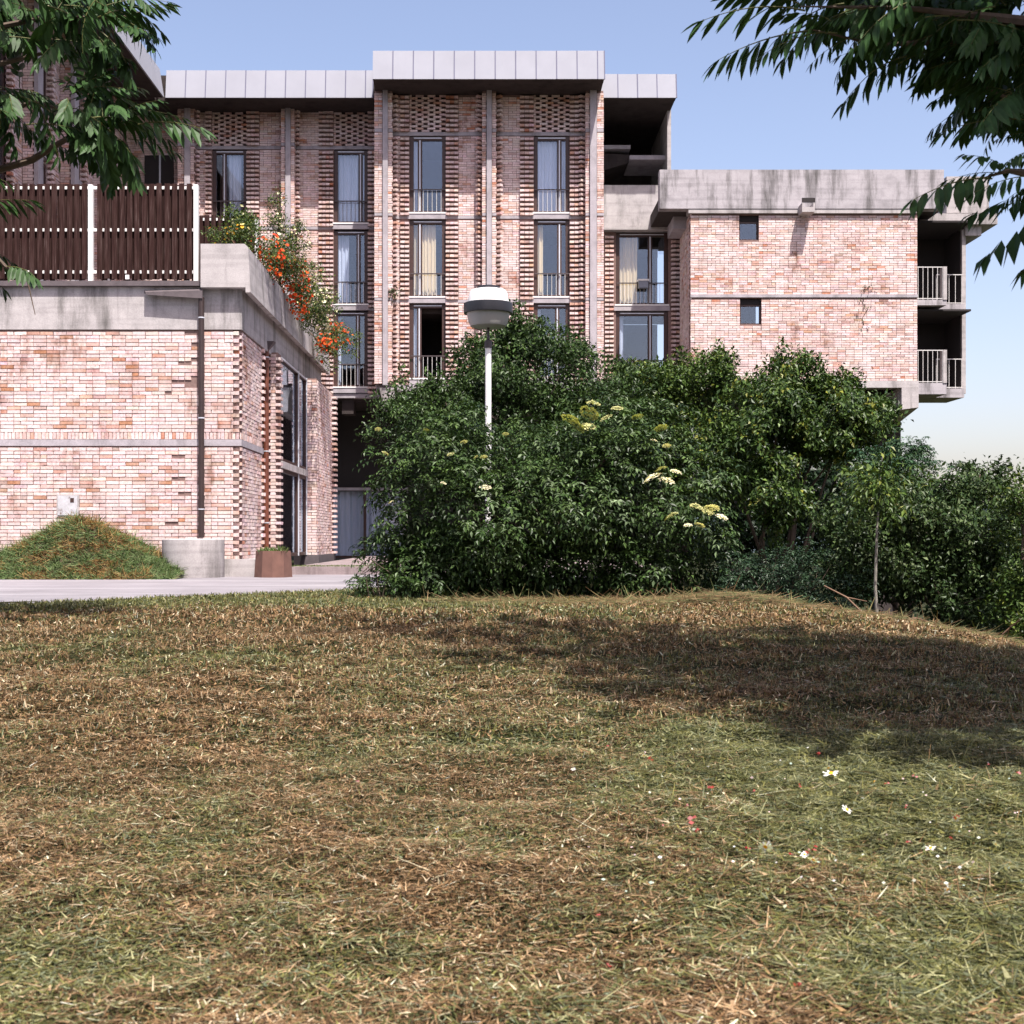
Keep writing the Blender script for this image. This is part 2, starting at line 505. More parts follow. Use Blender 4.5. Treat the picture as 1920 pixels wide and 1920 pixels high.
class Bricks:
    """bricks of one building: local (u, d, z) with d outward"""
    def __init__(s, warm=1.0): s.a = []; s.pick = []; s.rot = []; s.warm = warm
    def add(s, ax, base, u0, u1, d0, d1, z0, z1, pick=False):
        if ax == 'F': b = (u0, u1, base - d1, base - d0, z0, z1)
        elif ax == 'R': b = (base + d0, base + d1, u0, u1, z0, z1)
        else: b = (base - d1, base - d0, u0, u1, z0, z1)
        s.a.append(b); s.pick.append(pick)
    def addrot(s, cx, cy, lx, ly, z0, z1, ang): s.rot.append((cx, cy, lx, ly, z0, z1, ang))
    def panel(s, ax, base, u0, u1, z0, z1, d=0.0, depth=.11, pick=False, zref=None, skip=None, perf=False):
        zr = z0 if zref is None else zref
        k0 = int(math.ceil((z0 - zr) / CH - 1e-6)); k = k0
        while zr + (k + 1) * CH <= z1 + .012:
            za, zb = zr + k * CH, min(zr + (k + 1) * CH - JT, z1)
            if perf:
                u = u0 - (.19 if k % 2 else 0.0)
                while u < u1:
                    a, b = max(u, u0), min(u + .25, u1)
                    if b - a > .05: s.add(ax, base, a, b, -depth + d, d + random.uniform(-.004, .004), za, zb)
                    u += .38
            else:
                u = u0 - (.131 if k % 2 else 0.0) - random.choice((0, 0, .131))
                while u < u1 - .02:
                    L = .25 if random.random() < .8 else .119
                    a, b = max(u, u0), min(u + L, u1)
                    if b - a > .03 and not (skip and skip(a, b, za, zb)):
                        j = random.uniform(-.006, .006)
                        s.add(ax, base, a, b, d - depth, d + j, za, zb, pick and (b - a) > .24)
                    u += L + JT
            k += 1
    def teeth(s, ax, base, u0, u1, z0, z1, proud, zref=None, phase=0, recess=.04):
        zr = z0 if zref is None else zref
        k = int(math.ceil((z0 - zr) / CH - 1e-6))
        n = max(1, int(round((u1 - u0) / .131)))
        w = (u1 - u0) / n
        while zr + (k + 1) * CH <= z1 + .012:
            za, zb = zr + k * CH, zr + (k + 1) * CH - JT
            for i in range(n):
                if (k + phase) % 2 == 0: s.add(ax, base, u0 + i * w, u0 + (i + 1) * w - JT, -.1, proud + random.uniform(-.012, .012), za - .004, zb + .004)
                else: s.add(ax, base, u0 + i * w, u0 + (i + 1) * w - JT, -.15, -recess, za, zb)
            k += 1
    def diag(s, cx, cy, z0, z1, zref, ang, phase=0):
        k = int(math.ceil((z0 - zref) / CH - 1e-6))
        while zref + (k + 1) * CH <= z1 + .012:
            if (k + phase) % 2 == 0: s.addrot(cx, cy, .25, .12, zref + k * CH - .003, zref + (k + 1) * CH - JT + .003, ang)
            k += 1
    def finish(s, parent, maxn=300):
        A = np.array(s.a); pk = np.array(s.pick)
        area = (A[:, 1] - A[:, 0]) * (A[:, 5] - A[:, 4]) * (FP / A[:, 2]) ** 2
        cx = (A[:, 0] + A[:, 1]) / 2 * FP / A[:, 2] + VX
        vis = pk & (cx > 5) & (cx < 1915)
        idx = np.where(vis)[0]
        idx = idx[np.argsort(-area[idx])][:maxn]
        chosen = np.zeros(len(A), bool); chosen[idx] = True
        # loose bricks share a dozen meshes
        meshes = []
        cc = brick_cols(14, s.warm)
        for i in range(14):
            v = (CORN - .5)
            v = v + rng.normal(0, .012, v.shape) * np.array((.4, 0, 1))
            meshes.append(poly_mesh('brick', v[FACES], np.tile(cc[i], (6, 1))))
            meshes[-1].materials.append(M['brick'])
        for i in idx:
            b = A[i]
            o = link('brick', random.choice(meshes), ((b[0] + b[1]) / 2, (b[2] + b[3]) / 2, (b[4] + b[5]) / 2), parent)
            o.scale = (b[1] - b[0], b[3] - b[2], b[5] - b[4])
        rest = A[~chosen]
        n = len(rest)
        lo = rest[:, [0, 2, 4]]; sz = rest[:, [1, 3, 5]] - lo
        V = lo[:, None, :] + CORN[None] * sz[:, None, :]
        if s.rot:
            W = np.array(s.rot)
            c = (CORN - np.array((.5, .5, 0)))[None] * np.stack((W[:, 2], W[:, 3], W[:, 5] - W[:, 4]), 1)[:, None, :]
            ca, sa = np.cos(W[:, 6])[:, None], np.sin(W[:, 6])[:, None]
            x = c[:, :, 0] * ca - c[:, :, 1] * sa; y = c[:, :, 0] * sa + c[:, :, 1] * ca
            c = np.stack((x + W[:, 0:1], y + W[:, 1:2], c[:, :, 2] + W[:, 4:5]), -1)
            V = np.concatenate((V, c)); n = len(V)
        V[:, :, 0] += rng.normal(0, .003, V.shape[:2]); V[:, :, 2] += rng.normal(0, .0024, V.shape[:2])
        cols = np.repeat(brick_cols(n, s.warm), 6, axis=0)
        o = poly_obj('brickwork', V[:, FACES].reshape(-1, 4, 3), M['brick'], parent, cols)
        return stuff(o)

# ------------------------------------------------------------------ windows
def wavy_sheet(name, x0, x1, y, z0, z1, mat, parent, amp=.03, per=.11, ax='F'):
    n = max(8, int((x1 - x0) / per * 8))
    vs, fs = [], []
    ph = random.random() * 6
    for i in range(n + 1):
        u = x0 + (x1 - x0) * i / n
        d = amp * math.sin(u / per * 2 * math.pi + ph) + amp * .5 * math.sin(u / per * 3.7 + ph)
        for z in (z0, z1):
            vs.append((u, y + d, z) if ax == 'F' else (y + d, u, z))
    for i in range(n): fs.append((2 * i, 2 * i + 2, 2 * i + 3, 2 * i + 1))
    return smooth_obj(name, vs, fs, mat, parent)

def window(B, x0, x1, z0, z1, Y, div=.30, curtain=None, warm=False, rail=True, frame='frame', sill=True, openpane=False, rdark=False):
    """tall narrow window; plane Y is the wall face, div = position of the upright from the left (0..1)"""
    yf = Y + .10
    t = .115
    fr = MB()
    fr.box(x0, x0 + t, yf - .05, yf + .07, z0, z1).box(x1 - t, x1, yf - .05, yf + .07, z0, z1)
    fr.box(x0 + t, x1 - t, yf - .05, yf + .07, z1 - .12, z1).box(x0 + t, x1 - t, yf - .05, yf + .07, z0, z0 + .06)
    xm = x0 + (x1 - x0) * div
    fr.box(xm - .07, xm - .02, yf - .04, yf + .05, z0 + .06, z1 - .12).box(xm + .02, xm + .07, yf - .04, yf + .05, z0 + .06, z1 - .12)
    w = fr.build('window', M[frame], B)
    MB().box(xm - .019, xm + .019, yf - .065, yf + .05, z0 + .06, z1 - .12).build('mullion', M['alu'], w)
    MB().box(x0 + t + .01, x1 - t - .01, yf - .075, yf - .051, z1 - .065, z1 - .035).build('head_strip', M['alu'], w)
    for a, b in ((x0 + t, xm - .071), (xm + .071, x1 - t)):
        if b - a < .03: continue
        if openpane and b > xm + .1: continue
        MB().box(a, b, yf + .01, yf + .018, z0 + .061, z1 - .121).build('pane', M['glass'], w)
    if curtain:
        a, b = x0 + (x1 - x0) * curtain[0], x0 + (x1 - x0) * curtain[1]
        wavy_sheet('curtain', a, b, yf + .16, z0 + .06, z1 - .1, M['curtain_warm' if warm else 'curtain'], w)
    # room behind
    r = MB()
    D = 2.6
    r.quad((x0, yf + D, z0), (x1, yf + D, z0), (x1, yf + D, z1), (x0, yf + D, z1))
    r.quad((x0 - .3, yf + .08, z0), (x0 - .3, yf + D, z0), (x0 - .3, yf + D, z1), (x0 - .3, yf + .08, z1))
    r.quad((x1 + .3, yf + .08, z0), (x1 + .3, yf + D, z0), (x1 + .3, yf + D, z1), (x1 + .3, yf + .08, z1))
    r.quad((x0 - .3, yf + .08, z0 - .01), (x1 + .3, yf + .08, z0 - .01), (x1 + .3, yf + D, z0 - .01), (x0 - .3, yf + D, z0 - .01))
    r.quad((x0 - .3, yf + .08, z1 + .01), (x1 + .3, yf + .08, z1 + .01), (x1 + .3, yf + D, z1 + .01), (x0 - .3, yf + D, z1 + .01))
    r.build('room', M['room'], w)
    if rail:
        g = MB()
        zr = z0 + (z1 - z0) * .29
        MB().box(x0 + .02, x1 - .02, Y - .03, Y, zr, zr + .035).build('handrail', M['railing_dark'], w)
        n = max(4, int((x1 - x0) / .13))
        for i in range(1, n):
            xx = x0 + (x1 - x0) * i / n
            g.box(xx - .006, xx + .006, Y - .021, Y - .009, z0 + .002, zr)
        g.build('railing', M['railing_dark' if rdark else 'railing'], w)
    if sill:
        MB().box(x0 - .06, x1 + .04, Y - .07, Y + .06, z0 - .045, z0 - .002).build('sill', M['white'], w)
        MB().box(x0 - .08, x1 + .06, Y - .05, Y + .3, z0 - .21, z0 - .047).build('sill_block', M['concrete_rib'], w)
    return w

# ------------------------------------------------------------------ facade of the residential block
def facade(Bk, B, Y, zb, zt, cols, bands, pier_d=.38, lintel=None):
    """cols: (kind, xpx0, xpx1); bands: concrete courses (z0,z1)"""
    zs = [zb] + [v for b in bands for v in b] + [zt]
    zones = [(zs[i], zs[i + 1]) for i in range(0, len(zs), 2)]
    core, rib, bnd = MB(), [], MB()
    for c in cols:
        kind, xa, xb = c[0], c[1], c[2]
        if kind in ('wall', 'head', 'diagL', 'diagR'):
            u0, u1 = PX(xa, Y), PX(xb, Y)
            core.box(u0, u1, Y + .016, Y + .34, zb, zt)
            for z0, z1 in bands:
                bnd.box(u0, u1, Y - .004, Y + .0115, z0 + .004, z1 - .004)
        if kind == 'wall':
            for z0, z1 in zones: Bk.panel('F', Y, u0, u1 - .003, z0 + .006, z1 - .006, 0, .03, True)
        elif kind == 'head':
            for z0, z1 in zones: Bk.teeth('F', Y, u0, u1, z0 + .006, z1 - .006, .12)
        elif kind in ('diagL', 'diagR'):
            cx = (u0 + u1) / 2
            for z0, z1 in zones: Bk.diag(cx, Y - .13, z0, z1, z0, R(-38 if kind == 'diagL' else 38))
        elif kind == 'pier':
            Yp = Y - pier_d
            u0, u1 = PX(xa, Yp), PX(xb, Yp)
            core.box(u0 + .012, u1 - .012, Yp + .012, Y + .34, zb, zt)
            for z0, z1 in bands:
                bnd.box(u0 + .004, u1 - .004, Yp - .002, Y, z0 + .01, z1 - .01)
            for z0, z1 in zones: Bk.panel('F', Yp, u0, u1, z0 + .006, z1 - .006, 0, pier_d - .01, True)
        elif kind == 'rib':
            Yp = Y - pier_d - .09
            MB().box(PX(xa, Yp), PX(xb, Yp), Yp, Y + .2, zb - .05, zt).build('rib', M['concrete_rib'], B)
        elif kind == 'win':
            u0, u1 = PX(xa, Y), PX(xb, Y)
            zl = bands[-1][0] if lintel is None else lintel
            for z0, z1 in bands[-1:]:
                bnd.box(u0, u1, Y - .004, Y + .25, z0 + .004, z1 - .004)
            # open brick screen under the eaves
            Bk.panel('F', Y, u0, u1, bands[-1][1] + .006, zt, 0, .10, False, perf=True)
            core.box(u0, u1, Y + .45, Y + .5, bands[-1][1], zt)
    core.build('wall_core', M['mortar'], B)
    build_each(bnd, 'floor_band', M['concrete_rib'], B)

def fascia(B, roof, edges, Y, y0, y1, tilt=.14, th=.05):
    """row of zinc panels between px edges at plane Y; tops lean back"""
    z0, z1 = PZ(y1, Y), PZ(y0, Y)
    for a, b in zip(edges[:-1], edges[1:]):
        xa, xb = PX(a, Y) + .008, PX(b, Y) - .008
        j = random.uniform(-.006, .006)
        MB().hexa([(xa, Y + j, z0), (xb, Y + j, z0), (xb, Y + th + j, z0), (xa, Y + th + j, z0),
                   (xa, Y + tilt + j, z1), (xb, Y + tilt + j, z1), (xb, Y + th + tilt + j, z1), (xa, Y + th + tilt + j, z1)]).build('zinc_panel', M['metal_roof'], roof)
        MB().hexa([(xb - .008, Y - .012, z0), (xb + .022, Y - .012, z0), (xb + .022, Y + th, z0), (xb - .008, Y + th, z0),
                   (xb - .008, Y + tilt - .012, z1), (xb + .022, Y + tilt - .012, z1), (xb + .022, Y + th + tilt, z1), (xb - .008, Y + th + tilt, z1)]).build('zinc_seam', M['seam'], roof)

YC, YL = 42.5, 44.1
ZE = 15.35
main = thing('residence_building', (0, 44, ROADZ), 'tall pink brick residence block with concrete ribs and pale zinc eaves behind the bushes', 'building')
mb = Bricks()

# --- central bay
sC = [PZ(398.5, YC), PZ(556, YC), PZ(709, YC)]
bandsC = [(sC[1] - .20, sC[1] - .10), (sC[0] - .20, sC[0] - .10), (PZ(254.5, YC), PZ(247.5, YC))]
zbC = PZ(722, YC)
colsC = [('pier', 702, 717), ('rib', 717.5, 727), ('pier', 727.5, 736), ('diagL', 736, 743), ('wall', 743, 751), ('head', 751, 768), ('win', 768, 836),
         ('head', 836, 860), ('wall', 860, 896), ('diagR', 896, 904), ('pier', 904, 912), ('rib', 912.5, 922), ('pier', 922.5, 931), ('diagL', 931, 938), ('wall', 938, 975),
         ('head', 975, 1001), ('win', 1001, 1068), ('head', 1068, 1086), ('diagR', 1086, 1098), ('pier', 1098, 1106), ('rib', 1106.5, 1119), ('pier', 1119.5, 1132)]
facade(mb, main, YC, zbC, ZE, colsC, bandsC)
tops = [PZ(255.5, YC), sC[0] - .24, sC[1] - .24]
cfg = {0: [(dict(div=.30, curtain=(.06, .2)), dict(div=.74, curtain=(.05, .95))),
           ], }
wl = [dict(div=.28, curtain=(.02, .22)), dict(div=.28, curtain=(.05, .72), warm=True), dict(div=.26, openpane=True, curtain=(.02, .2))]
wr = [dict(div=.72, curtain=(.04, .96)), dict(div=.72, curtain=(.04, .26), warm=True), dict(div=.66, curtain=(.05, .2))]
for i in range(3):
    window(main, PX(768.5, YC), PX(835.5, YC), sC[i], tops[i], YC, **wl[i])
    window(main, PX(1001.5, YC), PX(1067.5, YC), sC[i], tops[i], YC, **wr[i])

# --- left bay
sL = [PZ(418, YL), PZ(570, YL), PZ(725, YL)]
bandsL = [(sL[1] - .22, sL[1] - .12), (sL[0] - .22, sL[0] - .12), (PZ(280, YL), PZ(273.5, YL))]
zbL = PZ(738, YL)
colsL = [('pier', 333, 345), ('rib', 345.5, 356), ('pier', 356.5, 365), ('diagL', 365, 374), ('wall', 374, 386), ('head', 386, 398), ('win', 398, 463), ('head', 463, 487), ('wall', 487, 527),
         ('pier', 527, 534.5), ('rib', 535, 544.5), ('pier', 545, 552), ('diagL', 552, 561), ('wall', 561, 598), ('head', 598, 626), ('win', 626, 690), ('head', 690, 707)]
facade(mb, main, YL, zbL, ZE, colsL, bandsL)
topL = [PZ(281.5, YL), sL[0] - .26, sL[1] - .26]
wl1 = [dict(div=.34, curtain=(.42, .8)), dict(div=.4, curtain=(.4, .8)), dict(div=.4)]
wl2 = [dict(div=.78, curtain=(.12, .95)), dict(div=.72, curtain=(.1, .42)), dict(div=.70, curtain=(.05, .18))]
for i in range(3):
    window(main, PX(398.5, YL), PX(462.5, YL), sL[i], topL[i], YL, rdark=True, **wl1[i])
    window(main, PX(626.5, YL), PX(689.5, YL), sL[i], topL[i], YL, rdark=(i == 0), **wl2[i])
# corner strip and end walls
XC0 = PX(306, YL) - 1.3
MB().box(PX(306, YL) - 3.5, PX(333, YL), YL + .318, YL + .6, zbL, ZE).build('corner_wall', M['mortar'], main)
build_each(MB().box(PX(1126, YC), PX(1131.5, YC), YC + .35, YC + 9, zbC, ZE).box(PX(702, YC) + .012, PX(706, YC), YC + .35, YC + 9, zbC, ZE), 'side_wall', M['brick'], main, True)
mb.panel('F', YL + .3, XC0, PX(331, YL), zbL, ZE, 0, .03, False)
cw = MB().box(PX(268, YL), PX(322, YL), YL + .2, YL + .29, PZ(420, YL), PZ(288, YL)).build('dark_window', M['room'], main)
MB().box(PX(296, YL), PX(299, YL), YL + .15, YL + .199, PZ(420, YL), PZ(288, YL)).build('mullion', M['alu'], cw)
# floors behind
fl = MB()
for z in (zbL - .05, sL[1] - .3, sL[0] - .3): fl.box(PX(306, YL) - 1.4, PX(707, YL), YL + .36, YL + 9, z - .2, z)
for z in (zbC - .02, sC[1] - .28, sC[0] - .28): fl.box(PX(706, YC) + .01, PX(1126, YC), YC + .36, YC + 9, z - .2, z)
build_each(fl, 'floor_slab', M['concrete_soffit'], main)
MB().box(PX(306, YL) - 1.4, PX(1126, YC), YL + 7.1, YL + 7.3, zbL, ZE).build('rear_wall', M['mortar'], main)

# --- roofs with zinc fascias
YEL, YEC = 42.55, 40.95
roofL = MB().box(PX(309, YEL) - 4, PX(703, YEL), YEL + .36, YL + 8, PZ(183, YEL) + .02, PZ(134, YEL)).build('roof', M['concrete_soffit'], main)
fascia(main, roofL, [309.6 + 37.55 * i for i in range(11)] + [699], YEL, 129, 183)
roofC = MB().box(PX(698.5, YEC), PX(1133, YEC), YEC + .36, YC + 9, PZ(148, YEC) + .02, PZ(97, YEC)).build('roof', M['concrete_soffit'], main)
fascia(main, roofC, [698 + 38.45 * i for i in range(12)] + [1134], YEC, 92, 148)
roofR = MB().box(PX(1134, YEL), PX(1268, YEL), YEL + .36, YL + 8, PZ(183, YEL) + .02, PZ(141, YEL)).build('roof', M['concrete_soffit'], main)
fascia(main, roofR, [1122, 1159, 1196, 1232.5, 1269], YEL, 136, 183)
# eave undersides reach back to the wall (soffit with the shade put into its concrete colour) is the roof slab itself; drip edges:
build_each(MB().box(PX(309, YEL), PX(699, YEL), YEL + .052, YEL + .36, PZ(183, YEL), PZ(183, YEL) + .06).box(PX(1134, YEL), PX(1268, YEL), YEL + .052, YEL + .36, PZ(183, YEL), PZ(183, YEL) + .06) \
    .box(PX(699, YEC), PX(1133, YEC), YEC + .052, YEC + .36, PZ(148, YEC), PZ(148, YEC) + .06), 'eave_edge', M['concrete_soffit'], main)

# --- right bay: open stair loggia above, wide windows below
YR = 44.2
zpt, zpb = PZ(347, YR - .3), PZ(431, YR - .3)
MB().box(PX(1127, YR), PX(1266, YR - .3), YR - .3, YR + .1, zpb, zpt).build('loggia_parapet', M['concrete'], main)
MB().box(PX(1127, YR), PX(1258, YR - .34), YR - .34, YR - .302, zpb, zpb + .13).build('parapet_lip', M['concrete'], main)
lg = MB()
lg.box(PX(1127, YR), PX(1262, YR), YR + 4.0, YR + 4.3, zpb, ZE)
lg.build('loggia_back_wall', M['concrete_soffit'], main)
MB().box(PX(1249, YR), PX(1256, YR), YR - .3, YR + 4, zpt - .3, ZE + .02).build('loggia_end_wall', M['concrete'], main)
MB().box(PX(1130, YR), PX(1184, YR), YR + .3, YR + 2.4, PZ(279, YR + .3), PZ(272, YR + .3)).build('stair_landing', M['concrete_rib'], main)
MB().box(PX(1182, YR), PX(1249, YR), YR + .2, YR + 2.2, PZ(299, YR + .2), PZ(291, YR + .2)).build('stair_landing', M['concrete_rib'], main)
MB().hexa([(PX(1130, YR), YR + .5, PZ(279, YR) - .6), (PX(1180, YR), YR + .5, PZ(298, YR)), (PX(1180, YR), YR + 2.2, PZ(298, YR)), (PX(1130, YR), YR + 2.2, PZ(279, YR) - .6),
           (PX(1130, YR), YR + .5, PZ(279, YR)), (PX(1183, YR), YR + .5, PZ(282, YR)), (PX(1183, YR), YR + 2.2, PZ(282, YR)), (PX(1130, YR), YR + 2.2, PZ(279, YR))]).build('stair_flight', M['concrete_soffit'], main)
sR = [PZ(571, YR), PZ(715, YR)]
for z0, z1 in ((sR[0] - .2, zpb - .02), (sR[1] - .2, sR[0] - .22)):
    mb.teeth('F', YR, PX(1134, YR), PX(1151, YR), z0, z1, .12)
    mb.teeth('F', YR, PX(1258, YR), PX(1276, YR), z0, z1, .16)
MB().box(PX(1128, YR), PX(1155, YR), YR + .012, YR + .3, sR[1] - .4, zpb).box(PX(1253, YR), PX(1300, YR), YR + .012, YR + .3, sR[1] - .4, zpb).build('wall_core', M['mortar'], main)
window(main, PX(1155.5, YR), PX(1252, YR), sR[0], zpb - .03, YR, div=.66, curtain=(.04, .42), warm=True)
window(main, PX(1155.5, YR), PX(1252, YR), sR[1], sR[0] - .24, YR, div=.66, curtain=(.02, .15))
# small box hanging on the railing of the wide window
hb = thing('hanging_box', (PX(1203, YR - .15), YR - .15, PZ(540, YR)), 'small grey plastic box hung on the railing of the wide window', 'box')
MB().box(PX(1196, YR), PX(1214, YR), YR - .26, YR - .032, PZ(542, YR), PZ(529, YR)).build('tub', simple('grey_plastic', (.2, .22, .27), .5), hb)
MB().box(PX(1194.5, YR), PX(1215.5, YR), YR - .28, YR - .031, PZ(529, YR), PZ(526, YR)).build('rim', M['white'], hb)

# --- corbels and the shaded ground floor below the block
def corbel(xa, xb, Y, y0, y1, dep=1.2):
    x0, x1 = PX(xa, Y), PX(xb, Y); z1, z0 = PZ(y0, Y), PZ(y1, Y)
    MB().hexa([(x0 + .12, Y + .1, z0), (x1 - .05, Y + .1, z0), (x1 - .05, Y + dep, z0), (x0 + .12, Y + dep, z0),
               (x0, Y, z1), (x1, Y, z1), (x1, Y + dep, z1), (x0, Y + dep, z1)]).build('corbel', M['concrete'], main)
corbel(712, 743, YC - .4, 727, 772, 3)
corbel(905, 940, YC - .4, 727, 772, 3)
corbel(1100, 1130, YC - .4, 727, 772, 3)
build_each(MB().box(PX(560, YL), PX(712, YL), YL + .0, YL + .35, PZ(746, YL), zbL - .002).box(PX(706, YC), PX(1128, YC), YC - .1, YC + .35, PZ(734, YC), zbC - .002), 'edge_beam', M['concrete_rib'], main)
YG = 47.5
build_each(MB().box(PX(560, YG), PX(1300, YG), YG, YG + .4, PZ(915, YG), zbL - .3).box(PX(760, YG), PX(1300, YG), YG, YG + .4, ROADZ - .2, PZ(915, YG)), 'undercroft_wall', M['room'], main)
MB().box(PX(640, YL), PX(662, YL), YL + .2, YL + .9, PZ(775, YL), PZ(746, YL)).build('beam_stub', M['concrete_soffit'], main)
gx0, gx1, gz0, gz1 = PX(592, YG), PX(765, YG), PZ(1047, YG), PZ(920, YG)
gw = MB().box(gx0, gx1, YG - .18, YG, gz1 - .02, gz1 + .12).box(gx0, gx1, YG - .1, YG, gz0, gz0 + .1).box(PX(682, YG), PX(687, YG), YG - .1, YG, gz0 + .1, gz1 - .02).build('shopfront_window', M['frame'], main)
MB().box(gx0, gx1, YG - .24, YG - .185, gz1 + .0, gz1 + .1).build('head_strip', M['concrete_rib'], gw)
MB().box(gx0, PX(682, YG), YG - .06, YG - .05, gz0 + .1, gz1 - .02).build('pane', M['glass'], gw)
MB().box(PX(687, YG), gx1, YG - .06, YG - .05, gz0 + .1, gz1 - .02).build('pane', M['glass'], gw)
wavy_sheet('curtain', gx0, gx1, YG + .2, gz0, gz1 + .1, M['curtain'], gw, .05, .22)
MB().box(gx0, gx1, YG + .45, YG + .5, gz0, gz1 + .2).build('room', M['room'], gw)
mb.finish(main)

# ------------------------------------------------------------------ left wing of the residence (runs towards the camera)
XW = PX(308, YEL) - 1.58
lw = thing('residence_wing', (XW - 3, 36, ROADZ), 'shaded brick residence wing with zinc eave behind the terrace fence and the leafy branches', 'building')
lb = Bricks()
zb_w = 5.9
fin_y = [28.0, 31.0, 34.1, 37.1, 40.2]
wcore = MB()
for y in fin_y:
    # projecting fin: brick then concrete rib
    lb.panel('F', y, XW + .01, XW + .30, zb_w, ZE, 0, .34, True)
    MB().box(XW + .31, XW + .42, y - .03, y + .36, zb_w, ZE).build('rib', M['concrete_rib'], lw)
    wcore.box(XW - .3, XW + .28, y + .012, y + .33, zb_w, ZE)
for y0, y1 in zip(fin_y, fin_y[1:] + [43.5]):
    lb.teeth('R', XW, y0 + .36, y0 + .62, zb_w, ZE - 1.2, .12)
    lb.panel('R', XW, y0 + .62, y0 + 1.0, zb_w, ZE, 0, .03, False)
    lb.teeth('R', XW, y0 + 2.0, y0 + 2.26, zb_w, ZE - 1.2, .12)
    lb.panel('R', XW, y0 + 2.26, y1 - .0, zb_w, ZE, 0, .03, False)
    wcore.box(XW - .3, XW - .012, y0 + .33, y0 + 1.0, zb_w, ZE).box(XW - .3, XW - .012, y0 + 2.0, y1 + .012, zb_w, ZE)
    for s0 in (6.3, 8.95, 11.62):
        za, zb_ = s0, s0 + 2.35
        f = MB()
        f.box(XW - .16, XW - .06, y0 + 1.0, y0 + 1.06, za, zb_).box(XW - .16, XW - .06, y0 + 1.94, y0 + 2.0, za, zb_).box(XW - .16, XW - .06, y0 + 1.06, y0 + 1.94, zb_ - .1, zb_).box(XW - .16, XW - .06, y0 + 1.06, y0 + 1.94, za, za + .06)
        w = f.build('window', M['frame'], lw)
        MB().box(XW - .12, XW - .11, y0 + 1.06, y0 + 1.94, za + .06, zb_ - .1).build('pane', M['glass'], w)
        MB().box(XW - .2, XW + .05, y0 + .95, y0 + 2.05, za - .2, za - .005).build('sill', M['concrete_rib'], w)
        MB().box(XW - .13, XW - .05, y0 + 1.28, y0 + 1.32, za + .06, zb_ - .1).build('mullion', M['alu'], w)
    wcore.box(XW - 1.2, XW - 1.1, y0 + .8, y0 + 2.2, zb_w, ZE)
wcore.build('wall_core', M['mortar'], lw)
XE = PX(308, YEL)
zf0, zf1 = PZ(183, YEL), PZ(130, YEL)
rw = MB().box(XW - 8, XE - .36, 24, YEL + .3, zf0 + .02, zf1 - .06).build('roof', M['concrete_soffit'], lw)
for i in range(29):
    ya, yb = YEL - .64 * (i + 1) + .008, YEL - .64 * i - .008
    MB().hexa([(XE - .05, ya, zf0), (XE, ya, zf0), (XE, yb, zf0), (XE - .05, yb, zf0),
               (XE - .19, ya, zf1), (XE - .14, ya, zf1), (XE - .14, yb, zf1), (XE - .19, yb, zf1)]).build('zinc_panel', M['metal_roof'], rw)
MB().box(XE - .36, XE - .052, 24, YEL, zf0, zf0 + .06).build('eave_edge', M['concrete_soffit'], lw)
lb.finish(lw, 200)

# ------------------------------------------------------------------ cantilevered right wing
YB = 41.5
XB0, XB1 = PX(1295, YB), PX(1720, YB)
zt_b, zb_b, zm_b = PZ(400, YB), PZ(714, YB), PZ(555, YB)
wing = thing('cantilever_wing', (PX(1500, YB), YB + 4, -3.0), 'cantilevered pink brick wing with heavy concrete parapet and railed balconies at its end', 'building')
wb_ = Bricks(1.15)
smallw = [(1386, 1423, 406, 450), (1387.5, 1428, 562, 608)]
holes = [(PX(a, YB), PX(b, YB), PZ(d, YB), PZ(c, YB) + .05) for a, b, c, d in smallw]
def in_hole(a, b, za, zb):
    return any(b > h[0] + .01 and a < h[1] - .01 and zb > h[2] + .01 and za < h[3] - .01 for h in holes)
def split_panel(Bk, Y, z0, z1, hs, zref):
    xs_ = [XB0, XB1]
    for h in hs: xs_ += [h[0], h[1]]
    xs_ = sorted(xs_)
    for a, b in zip(xs_[:-1], xs_[1:]):
        inside = [h for h in hs if a >= h[0] - 1e-4 and b <= h[1] + 1e-4]
        if inside:
            h = inside[0]
            nlo = int((h[2] - z0) / CH)
            Bk.panel('F', Y, a, b, z0, h[2], 0, .03, True, zref)
            Bk.panel('F', Y, a, b, h[3] + .0, z1, 0, .03, True, zref)
        else: Bk.panel('F', Y, a, b - .004, z0, z1, 0, .03, True, zref)
split_panel(wb_, YB, zb_b + .005, zm_b - .05, holes[1:], zb_b + .005)
split_panel(wb_, YB, zm_b + .055, zt_b, holes[:1], zm_b + .055)
bc = MB()
hs = sorted([XB0, XB1] + [v for h in holes for v in h[:2]])
# mortar backing with the two small openings left free
def back_with_holes(mbld, x0, x1, z0, z1, y0, y1, h):
    mbld.box(x0, h[0], y0, y1, z0, z1).box(h[1], x1, y0, y1, z0, z1).box(h[0], h[1], y0, y1, z0, h[2]).box(h[0], h[1], y0, y1, h[3], z1)
back_with_holes(bc, XB0, XB1, zb_b, zm_b, YB + .016, YB + .32, holes[1])
back_with_holes(bc, XB0, XB1, zm_b, zt_b, YB + .016, YB + .32, holes[0])
bc.build('wall_core', M['mortar'], wing)
MB().box(XB0 - .01, XB1 + .005, YB - .03, YB + .0, zm_b - .045, zm_b + .05).build('floor_band', M['concrete_rib'], wing)
